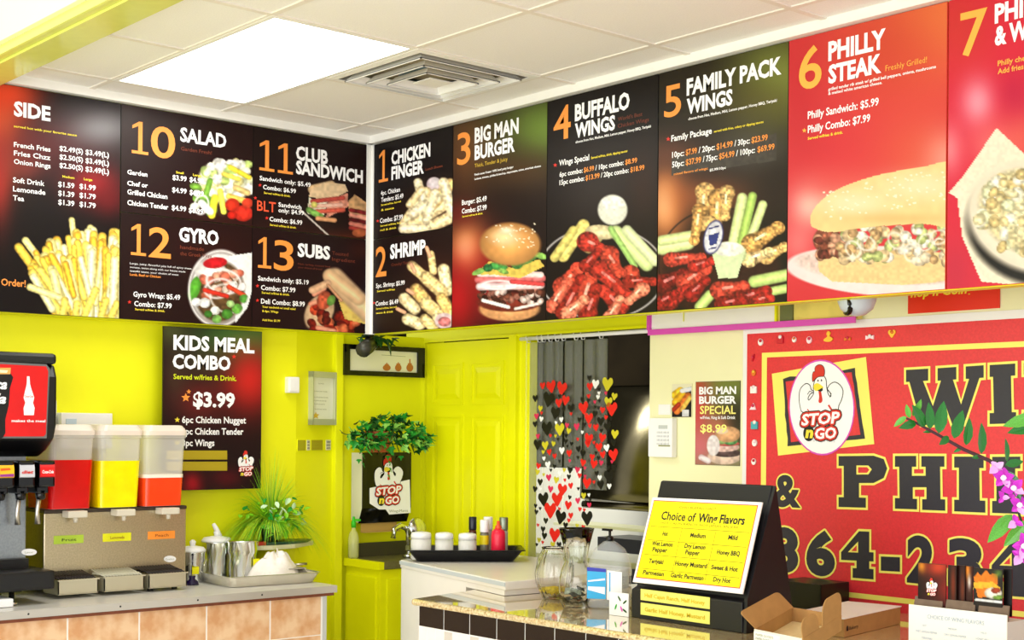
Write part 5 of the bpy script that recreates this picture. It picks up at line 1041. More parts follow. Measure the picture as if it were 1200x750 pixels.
obj('housing', MB().box(-.1, -.05, -1.515, -1.29, 1.50, 1.65, bev=.004), WHITE, t); obj('small_window', MB().box(-.05, -.047, -1.495, -1.45, 1.56, 1.625), mat('pale_blue_window', (196, 216, 230), .2), t)
obj('side_conduit', MB().tube([(-.09, -1.53, 1.45), (-.09, -1.53, 1.70)], .012, 8), WTRIM, t)
# --- sheet pan with steel pots
t = thing('sheet_pan', (.2, -.76, .931), 'rectangular aluminium sheet pan with steel pots and a cloth at the counter corner', 'pan')
Mz = Matrix.Translation((.2, -.76, 0)) @ Matrix.Rotation(math.radians(-5), 4, 'Z')
def lofz(rings, M): m_ = loft(rings, cap0=True, cap1=False); m_.v = [tuple(M @ Vector(q)) for q in m_.v]; return m_
R_ = lambda d: rrect(-.245-d, .235+d, -.215-d, .215+d, .03)
obj('pan_body', lofz([(R_(-.02), .9315), (R_(0), .972), (R_(.006), .976), (R_(.0), .977), (R_(-.004), .972), (R_(-.022), .936)], Mz), mat('worn_aluminium', (226, 222, 208), .25, .85, noise=.08, scale=12), t)
obj('pan_floor', lofz([(R_(-.022), .9345), (R_(-.03), .9355)], Mz), mat('worn_aluminium', (226, 222, 208)), t)
def pot(x, y, R, z, H, lab, note=None, lid=True):
    t = thing('steel_pot', (x, y, z), lab, 'pot', 'steel pots by the sheet pan')
    obj('pot_body', MB().lathe(x, y, [(R*.86, z), (R*.9, z+.004), (R*.9, z+H*.62), (R, z+H*.70), (R, z+H*.95), (R*1.06, z+H*.97), (R*1.06, z+H), (R*.97, z+H)], 32), CHROME, t)
    if lid: obj('lid', MB().lathe(x, y, [(R*1.08, z+H), (R*1.08, z+H+.006), (R*.9, z+H+.018), (R*.3, z+H+.024), (0, z+H+.025)], 28).lathe(x, y, [(.010, z+H+.022), (.014, z+H+.042), (.006, z+H+.05)], 14), WHITE, t)
    if note: obj('sticky_note', MB().box(x+R*.93, x+R*.96, y+note-.016, y+note+.016, z+H*.28, z+H*.52), mat('yellow_note', (244, 240, 0), .6), t)
pot(.02, -.83, .062, .9365, .155, 'large steel pot with a white lid at the back of the sheet pan')
pot(.13, -.765, .064, .9365, .165, 'front steel pot with a yellow note stuck on it, on the sheet pan', .035, False)
pot(.09, -.985, .052, .9305, .13, 'small steel pot standing between the juice dispenser and the sheet pan', -.012)
t = thing('ladle', (.03, -.80, 1.11), 'white ladle handle standing out of the large lidded steel pot', 'ladle')
obj('handle', MB().tube([(.03, -.815, 1.115), (.02, -.835, 1.15), (.015, -.845, 1.17)], [.007, .011, .008], 10), WHITE, t)
def lump(cx, cy, z, rx, ry, h, seed, n=28, mth=14, pw=.6):
    rv = random.Random(seed); ph = [rv.uniform(0, 6.28) for _ in range(6)]; vs = []; fs = []
    for j in range(mth+1):
        f = j/mth
        for i in range(n):
            a = 2*math.pi*i/n; r = 1+.1*math.sin(3*a+ph[0])+.06*math.sin(5*a+ph[1])+.03*math.sin(11*a+ph[2])
            zz = h*(1-f**2.8)*(1+.16*math.sin(4*a+ph[3]+f*5)+.10*math.sin(7*a+ph[4]-f*6)+.05*math.sin(13*a+f*9)) if f > 0 else h*1.02
            vs.append((cx+rx*r*f*math.cos(a), cy+ry*r*f*math.sin(a), z+max(.001, zz)))
    for j in range(mth):
        for i in range(n): k = (i+1) % n; fs.append((j*n+i, (j+1)*n+i, (j+1)*n+k, j*n+k))
    m_ = MB(); m_.add(vs, fs, True); k0 = len(vs)
    m_.add([(x, y, z) for x, y, _ in vs[-n:]], [tuple(range(n))[::-1]]); 
    for i in range(n): k = (i+1) % n; m_.f.append([mth*n+i, mth*n+k, k0+k, k0+i][::-1]); m_.sm.append(False)
    return m_
CL = mat('white_towel', (246, 240, 230), .9, noise=.04, scale=80, bump=.5)
tag(obj('cloth', lump(.23, -.655, .937, .085, .125, .10, 3), CL, None, (.23, -.63, .937)), 'crumpled white towel heaped on the sheet pan', 'cloth')
t = thing('serving_utensil', (.18, -.60, .9765), 'flat steel utensil lying across the far end of the sheet pan', 'utensil')
obj('plate', MB().box(.13, .30, -.66, -.545, .978, .982, Matrix.Translation((.0, 0, 0))), STEEL, t); obj('handle', MB().tube([(.2, -.55, .985), (.22, -.49, .99)], .006, 8), STEEL, t)
tag(obj('dark_cup', MB().lathe(.20, -1.045, [(.028, .931), (.024, .945), (.012, .955), (.016, .97)], 16), mat('deep_purple_glass', (30, 16, 60), .15), None, (.20, -1.045, .931)), 'small dark purple stopper beside the sheet pan corner', 'stopper')
# --- corner shelf and grassy plant
t = thing('corner_shelf', (.0, -.56, 1.045), 'small cream corner shelf on the yellow wall carrying the grassy plant', 'shelf')
obj('board', MB().prism([(-.1, -.80), (.045, -.77), (.11, -.60), (.09, -.47), (-.02, -.30), (-.108, -.30)], lambda a, b: (a, b, 1.048), lambda a, b: (a, b, 1.068)), mat('cream_shelf', (226, 224, 180)), t, bevel=.003)
obj('support', MB().prism([(-.1, 1.048), (.03, 1.048), (-.1, .97)], lambda a, b: (a, -.56, b), lambda a, b: (a, -.54, b)), YEL, t)
t = thing('saucer', (.02, -.56, 1.068), 'dark green and red oval plate under the grassy plant', 'plate')
obj('dish', loft([([(.01+.075*math.cos(a), -.52+.165*math.sin(a)) for a in [i*math.pi/16 for i in range(32)]], 1.0685), ([(.01+.085*math.cos(a), -.52+.185*math.sin(a)) for a in [i*math.pi/16 for i in range(32)]], 1.080)]), mat('dark_green_dish', (40, 84, 60), .3, c2=(70, 110, 80), scale=10), t)
obj('red_part', MB().box(.02, .09, -.70, -.62, 1.0685, 1.086, bev=.004), mat('red_dish', (190, 50, 20), .3), t)
t = thing('grass_plant', (.04, -.575, 1.081), 'bushy fine-leaved green plant in a black pot below the kids meal poster', 'plant')
obj('pot', MB().lathe(.04, -.565, [(.038, 1.082), (.052, 1.155), (.056, 1.157), (.056, 1.168), (.048, 1.168)], 20), BLACK, t)
obj('liner', MB().lathe(.045, -.555, [(.036, 1.090), (.05, 1.165), (.053, 1.18), (.04, 1.178)], 20), mat('lime_pot_wrap', (140, 206, 60), .4, noise=.2), t)
rv = random.Random(6); gm = [MB(), MB(), MB()]
for i in range(1500):
    a = rv.uniform(0, 6.28); L = rv.uniform(.18, .38); sp = rv.random()**.45; up = 1-sp*.75
    dx = math.cos(a)*sp; dyy = math.sin(a)*sp; k = rv.choice([0, 1, 1, 2, 2]); w = rv.uniform(.0014, .0028)
    if dx > .25 and abs(dyy) < .5: L *= .5
    P0 = Vector((.04+dx*.03, -.57+dyy*.03, 1.165)); pts = []
    for j in range(6):
        f = j/5; pts.append(P0+Vector((dx*L*f*.6+(.02 if dx < 0 else 0)*f, dyy*L*f*.95, L*(up*f*1.15-sp*.85*f*f*1.0))))
    if pts[-1].x < -.085:
        sc_ = (-.085-P0.x)/(pts[-1].x-P0.x)
        for q in pts: q.x = P0.x+(q.x-P0.x)*sc_
    vs = []; sd = Vector((-dyy, dx, .2)).normalized()
    for j, q in enumerate(pts): ww = w*(1-j/5.5); vs += [q-sd*ww, q+sd*ww]
    gm[k].add(vs, [(2*j, 2*j+1, 2*j+3, 2*j+2) for j in range(5)])
for k, m_ in enumerate(gm): o = obj('grass_blades', m_, [mat('grass_dark', (60, 150, 30), .5), mat('grass_mid', (140, 214, 30), .5), mat('grass_pale', (210, 236, 50), .5)][k], t); o['kind'] = 'stuff'
lf = [leafmesh('leaf', .045, .03, m_) for m_ in (mat('grass_mid', (0, 0, 0)), LG[0], mat('leaf_white_green', (206, 236, 190), .5))]
for i in range(70):
    a = rv.uniform(0, 6.28); s_ = rv.uniform(.3, 1); y = -.57+math.cos(a)*.17*s_; x = .05+abs(math.sin(a))*.05; z = 1.17+rv.uniform(-.07, .12)*(1 if s_ < .6 else .6)
    place(lf[rv.choice([0, 0, 1, 2])], t, (x, y, z), (rv.uniform(0, .7), rv.uniform(-1, 1), rv.uniform(-1, .6)), rv.uniform(-1, 1), rv.uniform(.5, 1))
# ================================================================== right: white counter, black tray
t = thing('white_counter', (.7, .2, 0), 'plain white counter with the black tray on it, behind the granite bar', 'counter')
WA, WB = Vector((0.492, -0.175)), Vector((1.530, -0.401)); du = (WB-WA).normalized(); dn = Vector((-du.y, du.x))
def wc(a, b): q = WA+du*a+dn*b; return (q.x, q.y)
WC2 = mat('white_counter_laminate', (240, 236, 226), .3, noise=.02, scale=8)
top = [wc(0, 0), wc(0.982, 0), wc(0.942, .28), (1.39, .30), (1.36, .41), (.33, .41)]
obj('counter_top', MB().prism(top, lambda a, b: (a, b, .975), lambda a, b: (a, b, 1.01)), WC2, t, bevel=.004)
obj('carcass', MB().prism([wc(.004, .004), wc(.64, .004), (1.095, -.03), (1.36, .20), (1.35, .40), (.34, .40)], lambda a, b: (a, b, 0), lambda a, b: (a, b, .975)), WC2, t)
obj('apron', MB().prism([wc(.006, .006), wc(.965, .006), wc(.93, .27), (1.37, .29), (1.34, .40), (.34, .40)], lambda a, b: (a, b, .9535), lambda a, b: (a, b, .975)), WC2, t)
obj('edge_strip', MB().prism([wc(-.003, -.003), wc(0.982, -.003), wc(0.982, 0), wc(0, 0), wc(0, .2), wc(-.003, .2)], lambda a, b: (a, b, .990), lambda a, b: (a, b, 1.006)), mat('pale_blue_grey_edge', (196, 204, 206), .4), t)
tx, tyy = .30, .27
TD = (RT*.985+FW*.17); TU = (RT*math.cos(.07)+FW*math.sin(.07)).to_2d().normalized(); TN = Vector((-TU.y, TU.x)); _q = CAM+ray(546, 658)*((1.012-1.6)/ray(546, 658).z); TC0 = _q.to_2d()+TN*.09
def tw(a, b, z): q = TC0+TU*a+TN*b; return (q.x, q.y, z)
t = thing('serving_tray', (TC0.x, TC0.y, 1.011), 'black rectangular plastic tray holding shakers and a red bottle on the white counter', 'tray')
rings = []
for (d, z) in ((0, 1.012), (.036, 1.058), (.052, 1.062), (.050, 1.066), (.034, 1.063), (.002, 1.016)): rings.append(([tw(a, b, 0)[:2] for a, b in rrect(-.215-d, .21+d, -.09-d, .09+d, .02)], z))
obj('tray_body', loft(rings, cap1=True), BLACK, t)
FR_ = mat('cloudy_glass', (240, 240, 232), .15, alpha=.6); STF = mat('white_seasoning', (244, 240, 226), .8, noise=.06, scale=60)
def jar(a, b, lab, R=.031, H=.075, fill=.5, fc=None, z=1.018):
    x, y, _ = tw(a, b, 0); t = thing('shaker_jar', (x, y, z), lab, 'jar', 'jars on the black tray')
    obj('jar', MB().lathe(x, y, [(R*.92, z), (R, z+.006), (R, z+H*.86), (R*.9, z+H*.92), (R*.9, z+H)], 24, cap=False), FR_, t)
    obj('contents', MB().lathe(x, y, [(R*.86, z+.003), (R*.93, z+.008), (R*.93, z+H*fill), (0, z+H*fill+.004)], 20), fc or STF, t)
    obj('lid', MB().lathe(x, y, [(R*.98, z+H*.93), (R*.98, z+H*1.12), (R*.9, z+H*1.2), (R*.5, z+H*1.24), (0, z+H*1.25)], 24), mat('white_lid_plastic', (244, 244, 240), .3), t)
    return t
jar(-.198, -.045, 'leftmost of the three white-lidded shaker jars on the black tray', R=.046, H=.098, fill=.9)
jar(-.095, -.045, 'middle of the three white-lidded shaker jars, a little yellow at its base', R=.041, H=.096, fill=.8)
jar(.008, -.045, 'right of the three white-lidded shaker jars on the black tray', R=.041, H=.094, fill=.85)
def spice(a, b, lab, body, lidm, H=.13, R=.017, band=None):
    x, y, _ = tw(a, b, 0); z = 1.018; t = thing('spice_bottle', (x, y, z), lab, 'bottle', 'spice bottles on the tray')
    obj('bottle', MB().lathe(x, y, [(R*.95, z), (R, z+.004), (R, z+H*.62), (R*.85, z+H*.68)], 18), body, t)
    if band: obj('label', MB().lathe(x, y, [(R*1.03, z+H*.36), (R*1.03, z+H*.60)], 18, cap=False), band, t)
    obj('cap', MB().lathe(x, y, [(R*.98, z+H*.68), (R, z+H*.70), (R, z+H*.98), (R*.9, z+H)], 18), lidm, t)
spice(.035, .06, 'slim bottle with a dark cap behind the shaker jars on the tray', mat('brown_glass', (90, 40, 20), .15), mat('navy_cap_plastic', (22, 26, 40), .3), .182, .018)
spice(.085, .0, 'slim bottle with a yellow label and white cap beside the red bottle', mat('pepper_glass', (120, 120, 100), .2), WHITE, .172, .02, mat('yellow_label', (236, 220, 20), .5))
spice(.105, .065, 'slim white-capped bottle partly behind the red bottle', mat('clear_grey_glass', (190, 190, 180), .15), WHITE, .182, .021)
spice(.175, .06, 'dark-rimmed bottle just right of and behind the red bottle', mat('clear_grey_glass', (190, 190, 180)), mat('steel_cap', (150, 160, 140), .3, .8), .18, .02)
x, y, _ = tw(.145, -.04, 0); t = thing('squeeze_bottle', (x, y, 1.018), 'red plastic squeeze bottle at the right of the black tray', 'bottle')
obj('bottle', MB().lathe(x, y, [(.029, 1.018), (.032, 1.023), (.032, 1.125), (.029, 1.142), (.018, 1.152)], 24), mat('red_squeeze_plastic', (236, 30, 64), .3), t)
obj('cap', MB().lathe(x, y, [(.016, 1.150), (.014, 1.166), (.008, 1.170), (.007, 1.188)], 16), mat('orange_red_cap', (236, 80, 50), .35), t)
# ================================================================== granite bar
t = thing('granite_bar', (2.4, -.3, 0), 'polished granite topped bar faced with black and white tiles in front', 'counter')
GRAN = bpy.data.materials.new('speckled_granite'); GRAN.use_nodes = True; nt = GRAN.node_tree; b = nt.nodes['Principled BSDF']
tc = nt.nodes.new('ShaderNodeTexCoord'); n1 = nt.nodes.new('ShaderNodeTexNoise'); n1.inputs['Scale'].default_value = 95; n1.inputs['Detail'].default_value = 4; n2 = nt.nodes.new('ShaderNodeTexVoronoi'); n2.inputs['Scale'].default_value = 140
rp = nt.nodes.new('ShaderNodeValToRGB'); e = rp.color_ramp.elements; e[0].position = .3; e[0].color = lin((150, 112, 60))+(1,); e[1].position = .62; e[1].color = lin((244, 226, 180))+(1,); q_ = rp.color_ramp.elements.new(.42); q_.color = lin((216, 190, 136))+(1,)
mx = nt.nodes.new('ShaderNodeMix'); mx.data_type = 'RGBA'; mx.blend_type = 'MULTIPLY'; mx.inputs[0].default_value = .35
nt.links.new(tc.outputs['Object'], n1.inputs['Vector']); nt.links.new(tc.outputs['Object'], n2.inputs['Vector']); nt.links.new(n1.outputs['Fac'], rp.inputs[0]); nt.links.new(rp.outputs[0], mx.inputs[6]); nt.links.new(n2.outputs['Distance'], mx.inputs[7]); nt.links.new(mx.outputs[2], b.inputs['Base Color'])
b.inputs['Roughness'].default_value = .06; b.inputs['Coat Weight'].default_value = 1.0; b.inputs['IOR'].default_value = 1.6
YB = -.68
obj('granite_top', MB().prism([(1.285, -.712), (4.3, -.712), (4.3, .43), (1.43, .43), (1.43, .25), (1.12, -.03)], lambda a, b: (a, b, .928), lambda a, b: (a, b, .952)), GRAN, t, bevel=.009)
obj('carcass', MB().box(1.305, 4.3, YB+.012, -.02, 0, .928), mat('grey_board', (150, 146, 138)), t)
obj('end_panel', MB().box(1.292, 1.305, YB+.004, -.02, 0, .928), mat('white_tile_glaze', (238, 236, 228), .25), t)
obj('grout', MB().box(1.292, 4.3, YB+.002, YB+.012, 0, .928), mat('white_grout', (232, 226, 214)), t)
BT = mat('black_tile_glaze', (8, 8, 10), .18); tl = None
for i in range(19):
    if tl is None: tl = obj('black_tile', MB().box(0, .147, 0, .008, 0, .076, bev=.0015), BT); o = tl
    else: o = tl.copy(); SC.collection.objects.link(o)
    o.parent = t; o.location = Vector((1.296+i*.1515, YB, .849))-Vector(t.location)
ml = None; WT = [mat('white_mosaic_glaze', (238, 236, 230), .3, noise=.02), mat('grey_mosaic_glaze', (206, 200, 190), .3, noise=.04)]; mm = {}
rv = random.Random(9)
for r in range(2):
    for i in range(40):
        k = 0 if rv.random() < .6 else 1
        if k not in mm: o = obj('white_tile', MB().box(0, .048, 0, .006, 0, .048, bev=.001), WT[k]); mm[k] = o
        else: o = mm[k].copy(); SC.collection.objects.link(o)
        o.parent = t; o.location = Vector((1.296+i*.0505, YB+.001, .796-r*.0505))-Vector(t.location)
obj('lower_facing', MB().box(1.296, 4.3, YB+.001, YB+.006, 0, .742), WT[0], t)
# --- glass vases
CG = mat('vase_glass', (250, 252, 250), .02, trans=1., ior=1.42)
x, y, _ = CAM+ray(655, 705)*((.952-1.6)/ray(655, 705).z)
def at(px, py, z): d = ray(px, py); return CAM+d*((z-CAM.z)/d.z)
q = at(649, 701, .953); ZP = q.x*0+((q-CAM).dot(FW)); pm = ZP/F
t = thing('glass_bowl', tuple(q), 'low round ribbed clear glass bowl, left of the tall flared vase', 'bowl')
R_ = 22*pm; H_ = 60*pm; z = .953
obj('bowl', MB().lathe(q.x, q.y, [(R_*.55, z), (R_*.62, z+.004), (R_*.95, z+H_*.3), (R_*1.0, z+H_*.5), (R_*.85, z+H_*.8), (R_*.62, z+H_*.95), (R_*.66, z+H_), (R_*.6, z+H_), (R_*.57, z+H_*.94), (R_*.8, z+H_*.78), (R_*.93, z+H_*.5), (R_*.85, z+H_*.28), (R_*.5, z+.01), (0, z+.01)], 48, lobes=14, amp=.03), CG, t)
obj('yellow_beads', MB().lathe(q.x, q.y, [(R_*.45, z+.012), (R_*.72, z+H_*.18), (0, z+H_*.24)], 20), mat('yellow_beads', (236, 200, 40), .5, noise=.3, scale=120), t)
q = at(675, 710, .953); pm = (q-CAM).dot(FW)/F
t = thing('flared_vase', tuple(q), 'tall clear glass vase with a flared neck holding coins and folded notes', 'vase')
R_ = 20.5*pm; H_ = 91*pm
def vpr(k): return [(R_*r*k, z+H_*h) for r, h in ((.62, 0), (.7, .02), (.98, .18), (1.0, .32), (.88, .46), (.68, .56), (.64, .62), (.74, .76), (1.02, 1.0))]
o_ = vpr(1); i_ = [(max(0, r-.0035), zz) for r, zz in vpr(1)][::-1]; i_[-1] = (R_*.55, z+.008)
obj('vase', MB().lathe(q.x, q.y, o_+i_+[(0, z+.008)], 48, lobes=12, amp=.02), CG, t)
mny = thing('tip_money', (q.x, q.y, z+.01), 'folded grey-green bank notes inside the flared glass vase', 'money')
rv = random.Random(4)
for k in range(5):
    M = Matrix.Translation((q.x+rv.uniform(-.012, .02), q.y+rv.uniform(-.012, .012), z+.022+k*.010)) @ Matrix.Rotation(rv.uniform(0, 3), 4, 'Z') @ Matrix.Rotation(rv.uniform(.2, 1.0), 4, 'X')
    obj('bank_note', MB().prism(crom([(-.030, 0), (-.01, .004), (.012, -.002), (.030, .003), (.030, .0045), (.012, -.0005), (-.01, .0055), (-.030, .0015)], 2), lambda a, b: (a, -.014, b), lambda a, b: (a, .014, b), M), mat('bank_note_green' if k % 2 else 'bank_note_dark', (150, 160, 140) if k % 2 else (60, 66, 60), .7, noise=.35, scale=90), mny)
for k in range(7):
    a = k*.9; M = Matrix.Translation((q.x+.016*math.cos(a), q.y+.016*math.sin(a), z+.012+.003*k)) @ Matrix.Rotation(.3, 4, 'X')
    tag(obj('coin', MB().lathe(0, 0, [(.010, 0), (.010, .0016)], 16, M), CHROME if k % 2 else mat('copper_coin', (150, 90, 50), .3, 1.), None, (q.x+.016*math.cos(a), q.y+.016*math.sin(a), z+.012+.003*k)), 'coin lying at the bottom of the flared vase', 'coin', 'coins in the vase')
# --- sanitizer bottle
q = at(714, 712, .953); pm = (q-CAM).dot(FW)/F; W_ = 25*pm; H_ = 78*pm
t = thing('sanitizer_bottle', tuple(q), 'big clear hand sanitizer pump bottle with blue and white labels and black pump', 'bottle')
Mb = Matrix.Translation((q.x, q.y, 0)) @ Matrix.Rotation(math.radians(35), 4, 'Z')
rg = []
for (w, d, zz) in ((.9, .55, 0), (1, .62, .006), (1, .62, H_*.62), (.93, .56, H_*.74), (.72, .44, H_*.88), (.35, .3, H_*.98), (.24, .24, H_)): rg.append((rrect(-W_*w, W_*w, -W_*d, W_*d, W_*d*.75 if w > .5 else W_*w*.9, 5), z+zz))
m_ = loft(rg); m_.v = [tuple(Mb @ Vector(v)) for v in m_.v]; m_.sm = [True]*len(m_.f)
obj('bottle', m_, mat('clear_gel_bottle', (226, 232, 232), .05, alpha=.25), t)
m_ = loft([(rrect(-W_*.9, W_*.9, -W_*.52, W_*.52, W_*.4, 5), z+.004), (rrect(-W_*.9, W_*.9, -W_*.52, W_*.52, W_*.4, 5), z+H_*.6)]); m_.v = [tuple(Mb @ Vector(v)) for v in m_.v]
obj('gel', m_, mat('clear_gel', (196, 204, 206), .1, alpha=.15), t)
LFr = Frame(Mb @ Vector((0, -W_*.64, z)), (Mb.to_3x3() @ Vector((1, 0, 0))), (0, 0, 1)); p = Printer(LFr, .0005)
BLU = mat('blue_label', (40, 170, 226), .4); DBL = mat('dark_blue_label', (30, 40, 170), .4)
p.poly(BLU, [(-W_*.95, H_*.15), (-W_*.05, H_*.15), (-W_*.05, H_*.56), (-W_*.95, H_*.56)], 0, px=False); p.poly(DBL, [(-W_*.95, H_*.56), (-W_*.05, H_*.55), (-W_*.05, H_*.60), (-W_*.95, H_*.62)], 1, px=False)
p.poly(WHITEM, [(-W_*.9, H_*.40), (-W_*.1, H_*.43), (-W_*.1, H_*.46), (-W_*.9, H_*.42)], 1, px=False); p.poly(WHITEM, [(-W_*.9, H_*.28), (-W_*.1, H_*.22), (-W_*.1, H_*.33), (-W_*.9, H_*.33)], 1, px=False)
p.poly(WHITEM, [(0, H_*.14), (W_*.7, H_*.14), (W_*.7, H_*.56), (0, H_*.58)], 0, px=False); p.poly(BLU, [(W_*.1, H_*.16), (W_*.16, H_*.16), (W_*.16, H_*.55), (W_*.1, H_*.55)], 1, px=False); p.done(t)
obj('pump', MB().lathe(q.x, q.y, [(.014, z+H_), (.014, z+H_+.014), (.009, z+H_+.018), (.005, z+H_+.02), (.005, z+H_+.04)], 20).box(q.x-.035, q.x+.008, q.y-.006, q.y+.006, z+H_+.036, z+H_+.044), BLACK, t)
q = at(742, 722, .953)
FC = Frame((q.x-.04, q.y-.03, .953), (1, .1, 0), (0, 0, 1))
t = thing('small_flower_card', tuple(FC.w(0, 0, 0)), 'small white card with a leaf drawing in front of the sanitizer bottle', 'card')
obj('card', fbox(FC, -.04, .045, 0, .08, 0, .004), WHITE, t); p = Printer(FC, .0045)
for k, (a, b, r_o, m_) in enumerate(((.005, .06, 2.2, LG[1]), (.03, .05, .7, LG[1]), (-.01, .03, 1.2, LG[0]), (.015, .025, 2.0, PINK), (.03, .02, 2.6, LG[1]))): p.ell(m_, a, b, .011, .0035, k, r_o, px=False, n=10)
p.done(t)
# --- wing flavour easel
EB = Vector((2.174, -.42, 1.072)); EBR = Vector((2.658, -.42, 1.078)); ET = Vector((2.174, -.325, 1.358))
EF = Frame(EB, (1, 0, .008), ET-EB)
t = thing('tabletop_easel', (2.4, -.33, .953), 'black tabletop easel displaying the yellow wing flavor list on the bar', 'easel')
prof = [(-.425, .953), (-.425, 1.05), (-.400, 1.06), (-.282, 1.418), (-.272, 1.422), (-.19, .953)]
obj('stand', MB().prism(prof, lambda a, b: (2.165, a, b), lambda a, b: (2.655, a, b)), mat('matte_black_board', (12, 12, 16), .5), t, bevel=.003)
obj('side_gusset', MB().prism([(-.42, .953), (-.415, 1.06), (-.276, 1.42), (-.17, .953)], lambda a, b: (2.655, a, b), lambda a, b: (2.668, a, b)), mat('matte_black_board', (12, 12, 16)), t)
sh = thing('flavor_sheet', tuple(EB), 'yellow sheet headed Choice of Wing Flavors with a white border, on the easel', 'sheet')
W_, H_ = (EBR-EB).length, (ET-EB).length+.003
obj('paper', fbox(EF, 0, W_, 0, H_, .004, .009, bev=.0), mat('white_sheet_border', (250, 244, 238), .4), sh)
p = Printer(EF, .0095); YP = mat('bright_yellow_print', (250, 236, 10), .4)
p.poly(mat('red_border_ink', (226, 60, 50), .5), [(.010, .016), (W_-.014, .016), (W_-.014, H_-.010), (.010, H_-.010)], 0, px=False); p.poly(YP, [(.013, .019), (W_-.017, .019), (W_-.017, H_-.013), (.013, H_-.013)], 1, px=False)
INK = BLKINK
def ft(tx, a0, a1, b, cap, **k): p.fit(tx, k.pop('m', INK), a0*W_, b*H_, a1*W_, cap*H_, lay=2, **k)
OL = mat('olive_ink', (120, 104, 0), .5)
ft('CHILI BUFFALO HOT', .28, .62, .885, .028, off=0, m=OL); ft('Choice of', .13, .45, .745, .10, off=.02); ft('Wing Flavors', .475, .89, .745, .10, off=.03); ft('HOT CAJUN RANCH  HOT JAMAICAN JERK', .14, .85, .695, .028, off=0, m=OL)
rows = [.66, .50, .33, .165]
for b_ in rows[0:4]: p.line(OL, [(.025, b_*H_), (W_-.025, b_*H_)], .0016, 2, px=False)
for a_ in (.35, .66): p.line(OL, [(a_*W_, .03), (a_*W_, .66*H_)], .0016, 2, px=False)
for tx, a0, a1, b in (('Hot', .18, .23, .56), ('Medium', .44, .58, .565), ('Mild', .78, .86, .57), ('Wet Lemon', .10, .30, .44), ('Pepper', .12, .26, .37), ('Dry Lemon', .41, .60, .44), ('Pepper', .43, .56, .37), ('Honey BBQ', .71, .91, .40), ('Teriyaki', .11, .25, .235), ('Honey Mustard', .36, .65, .235), ('Sweet & Hot', .69, .92, .23), ('Parmesan', .08, .28, .10), ('Garlic Parmesan', .345, .645, .10), ('Dry Hot', .73, .88, .10)): ft(tx, a0, a1, b, .052, off=.03)
p.done(sh)
NF = PY(-.4265)
for k, (yt, yb_, tx) in enumerate(((690, 704, 'Half Cajun Ranch, Half Honey'), (706, 721, 'Garlic Half Honey, Mustard'))):
    a0, b1 = NF.at(751, yt); a1, _ = NF.at(832, yt); b0 = NF.at(751, yb_-1)[1]
    t2 = thing('yellow_note', ((a0+a1)/2, -.427, b0), ['upper', 'lower'][k]+' pale yellow note strip taped to the base of the black easel', 'note')
    obj('paper', MB().box(a0, a1, -.4275, -.426, b0, b1), mat('pale_yellow_paper', (240, 234, 110), .6), t2); pp = Printer(PY(-.428), .0003); pp.fit(tx, mat('gold_ink', (214, 180, 20), .5), a0+.02, (b0+b1)/2-.007, a1-.02, .014, off=.02); pp.done(t2)
# --- cardboard boxes
CB = mat('brown_cardboard', (178, 134, 78), .8, noise=.06, scale=30); CBL = mat('pale_cardboard_inside', (230, 204, 150), .8, noise=.05, scale=30)
def quad3(a, b, c_, d, th=.004):
    a, b, c_, d = map(Vector, (a, b, c_, d)); n = (b-a).cross(d-a).normalized()*th
    v = [a, b, c_, d, a+n, b+n, c_+n, d+n]; return [(0, 3, 2, 1), (4, 5, 6, 7), (0, 1, 5, 4), (1, 2, 6, 5), (2, 3, 7, 6), (3, 0, 4, 7)], v
def panel(name, m, parent, a, b, c_, d, th=.004, extra=None):
    f, v = quad3(a, b, c_, d, th); m_ = MB(); m_.add(v, f); return obj(name, m_, m, parent)
z = .953
zr = 1.0; RA = at(885, 737, zr); RB = at(940, 748, zr); zA = (RA-CAM).dot(FW); zB = (RB-CAM).dot(FW); RC = CAM+ray(929, 712)*(zA+.15); RD = CAM+ray(985, 721)*(zB+.13)
t = thing('open_cardboard_box', tuple((RA+RD)/2-Vector((0, 0, .05))), 'open brown cardboard mailer box with its flaps up beside the easel', 'box')
dn_ = Vector((0, 0, -.046)); c0, c1, c2, c3 = RA+dn_, RB+dn_, RD+dn_, RC+dn_; up = -dn_
panel('base', CBL, t, c0, c1, c2, c3, .004)
panel('front_side', mat('white_card', (236, 232, 216), .6), t, c0, c1, c1+up, c0+up); panel('right_side', CB, t, c1, c2, c2+up, c1+up); panel('back_side', CB, t, c2, c3, c3+up, c2+up); panel('left_side', CB, t, c3, c0, c0+up, c3+up)
def flap(name, a, b, dirv, L, m=CB, r=.25):
    a, b = Vector(a), Vector(b); e = (b-a); d = Vector(dirv).normalized()*L; n = e.cross(d).normalized()*.003
    o2 = [(0, 0), (1, 0)]+[(1-r*.5+r*.5*math.cos(q*math.pi/8), 1-r+r*math.sin(q*math.pi/8)) for q in range(5)]+[(r*.5-r*.5*math.sin(q*math.pi/8), 1-r+r*math.cos(q*math.pi/8)) for q in range(5)]
    return obj(name, MB().prism(o2, lambda u, v: a+e*u+d*v, lambda u, v: a+e*u+d*v+n), m, t)
def pz(px, py, Z): return CAM+ray(px, py)*Z
flap('left_flap', RA, RC, (pz(853, 717, zA-.02)-RA+pz(913, 683, zA+.13)-RC)/2, .075, CB, .18)
flap('right_flap', RB+(RD-RB)*.5, RD, pz(975, 692, zB+.1)-(RB+(RD-RB)*.76), .075, CB, .5)
flap('tab', RB, RB+(RD-RB)*.42, Vector((0, 0, 1))-RT*.15, .052, CB, .6)
FL2 = Frame(RA-uy0*.004 if False else RA+(RB-RA).cross(Vector((0, 0, 1))).normalized()*.0045, RB-RA, Vector((0, 0, 1)))
t = thing('white_label', tuple(FL2.w(.02, -.044)), 'white printed label on the front of the open cardboard box', 'label')
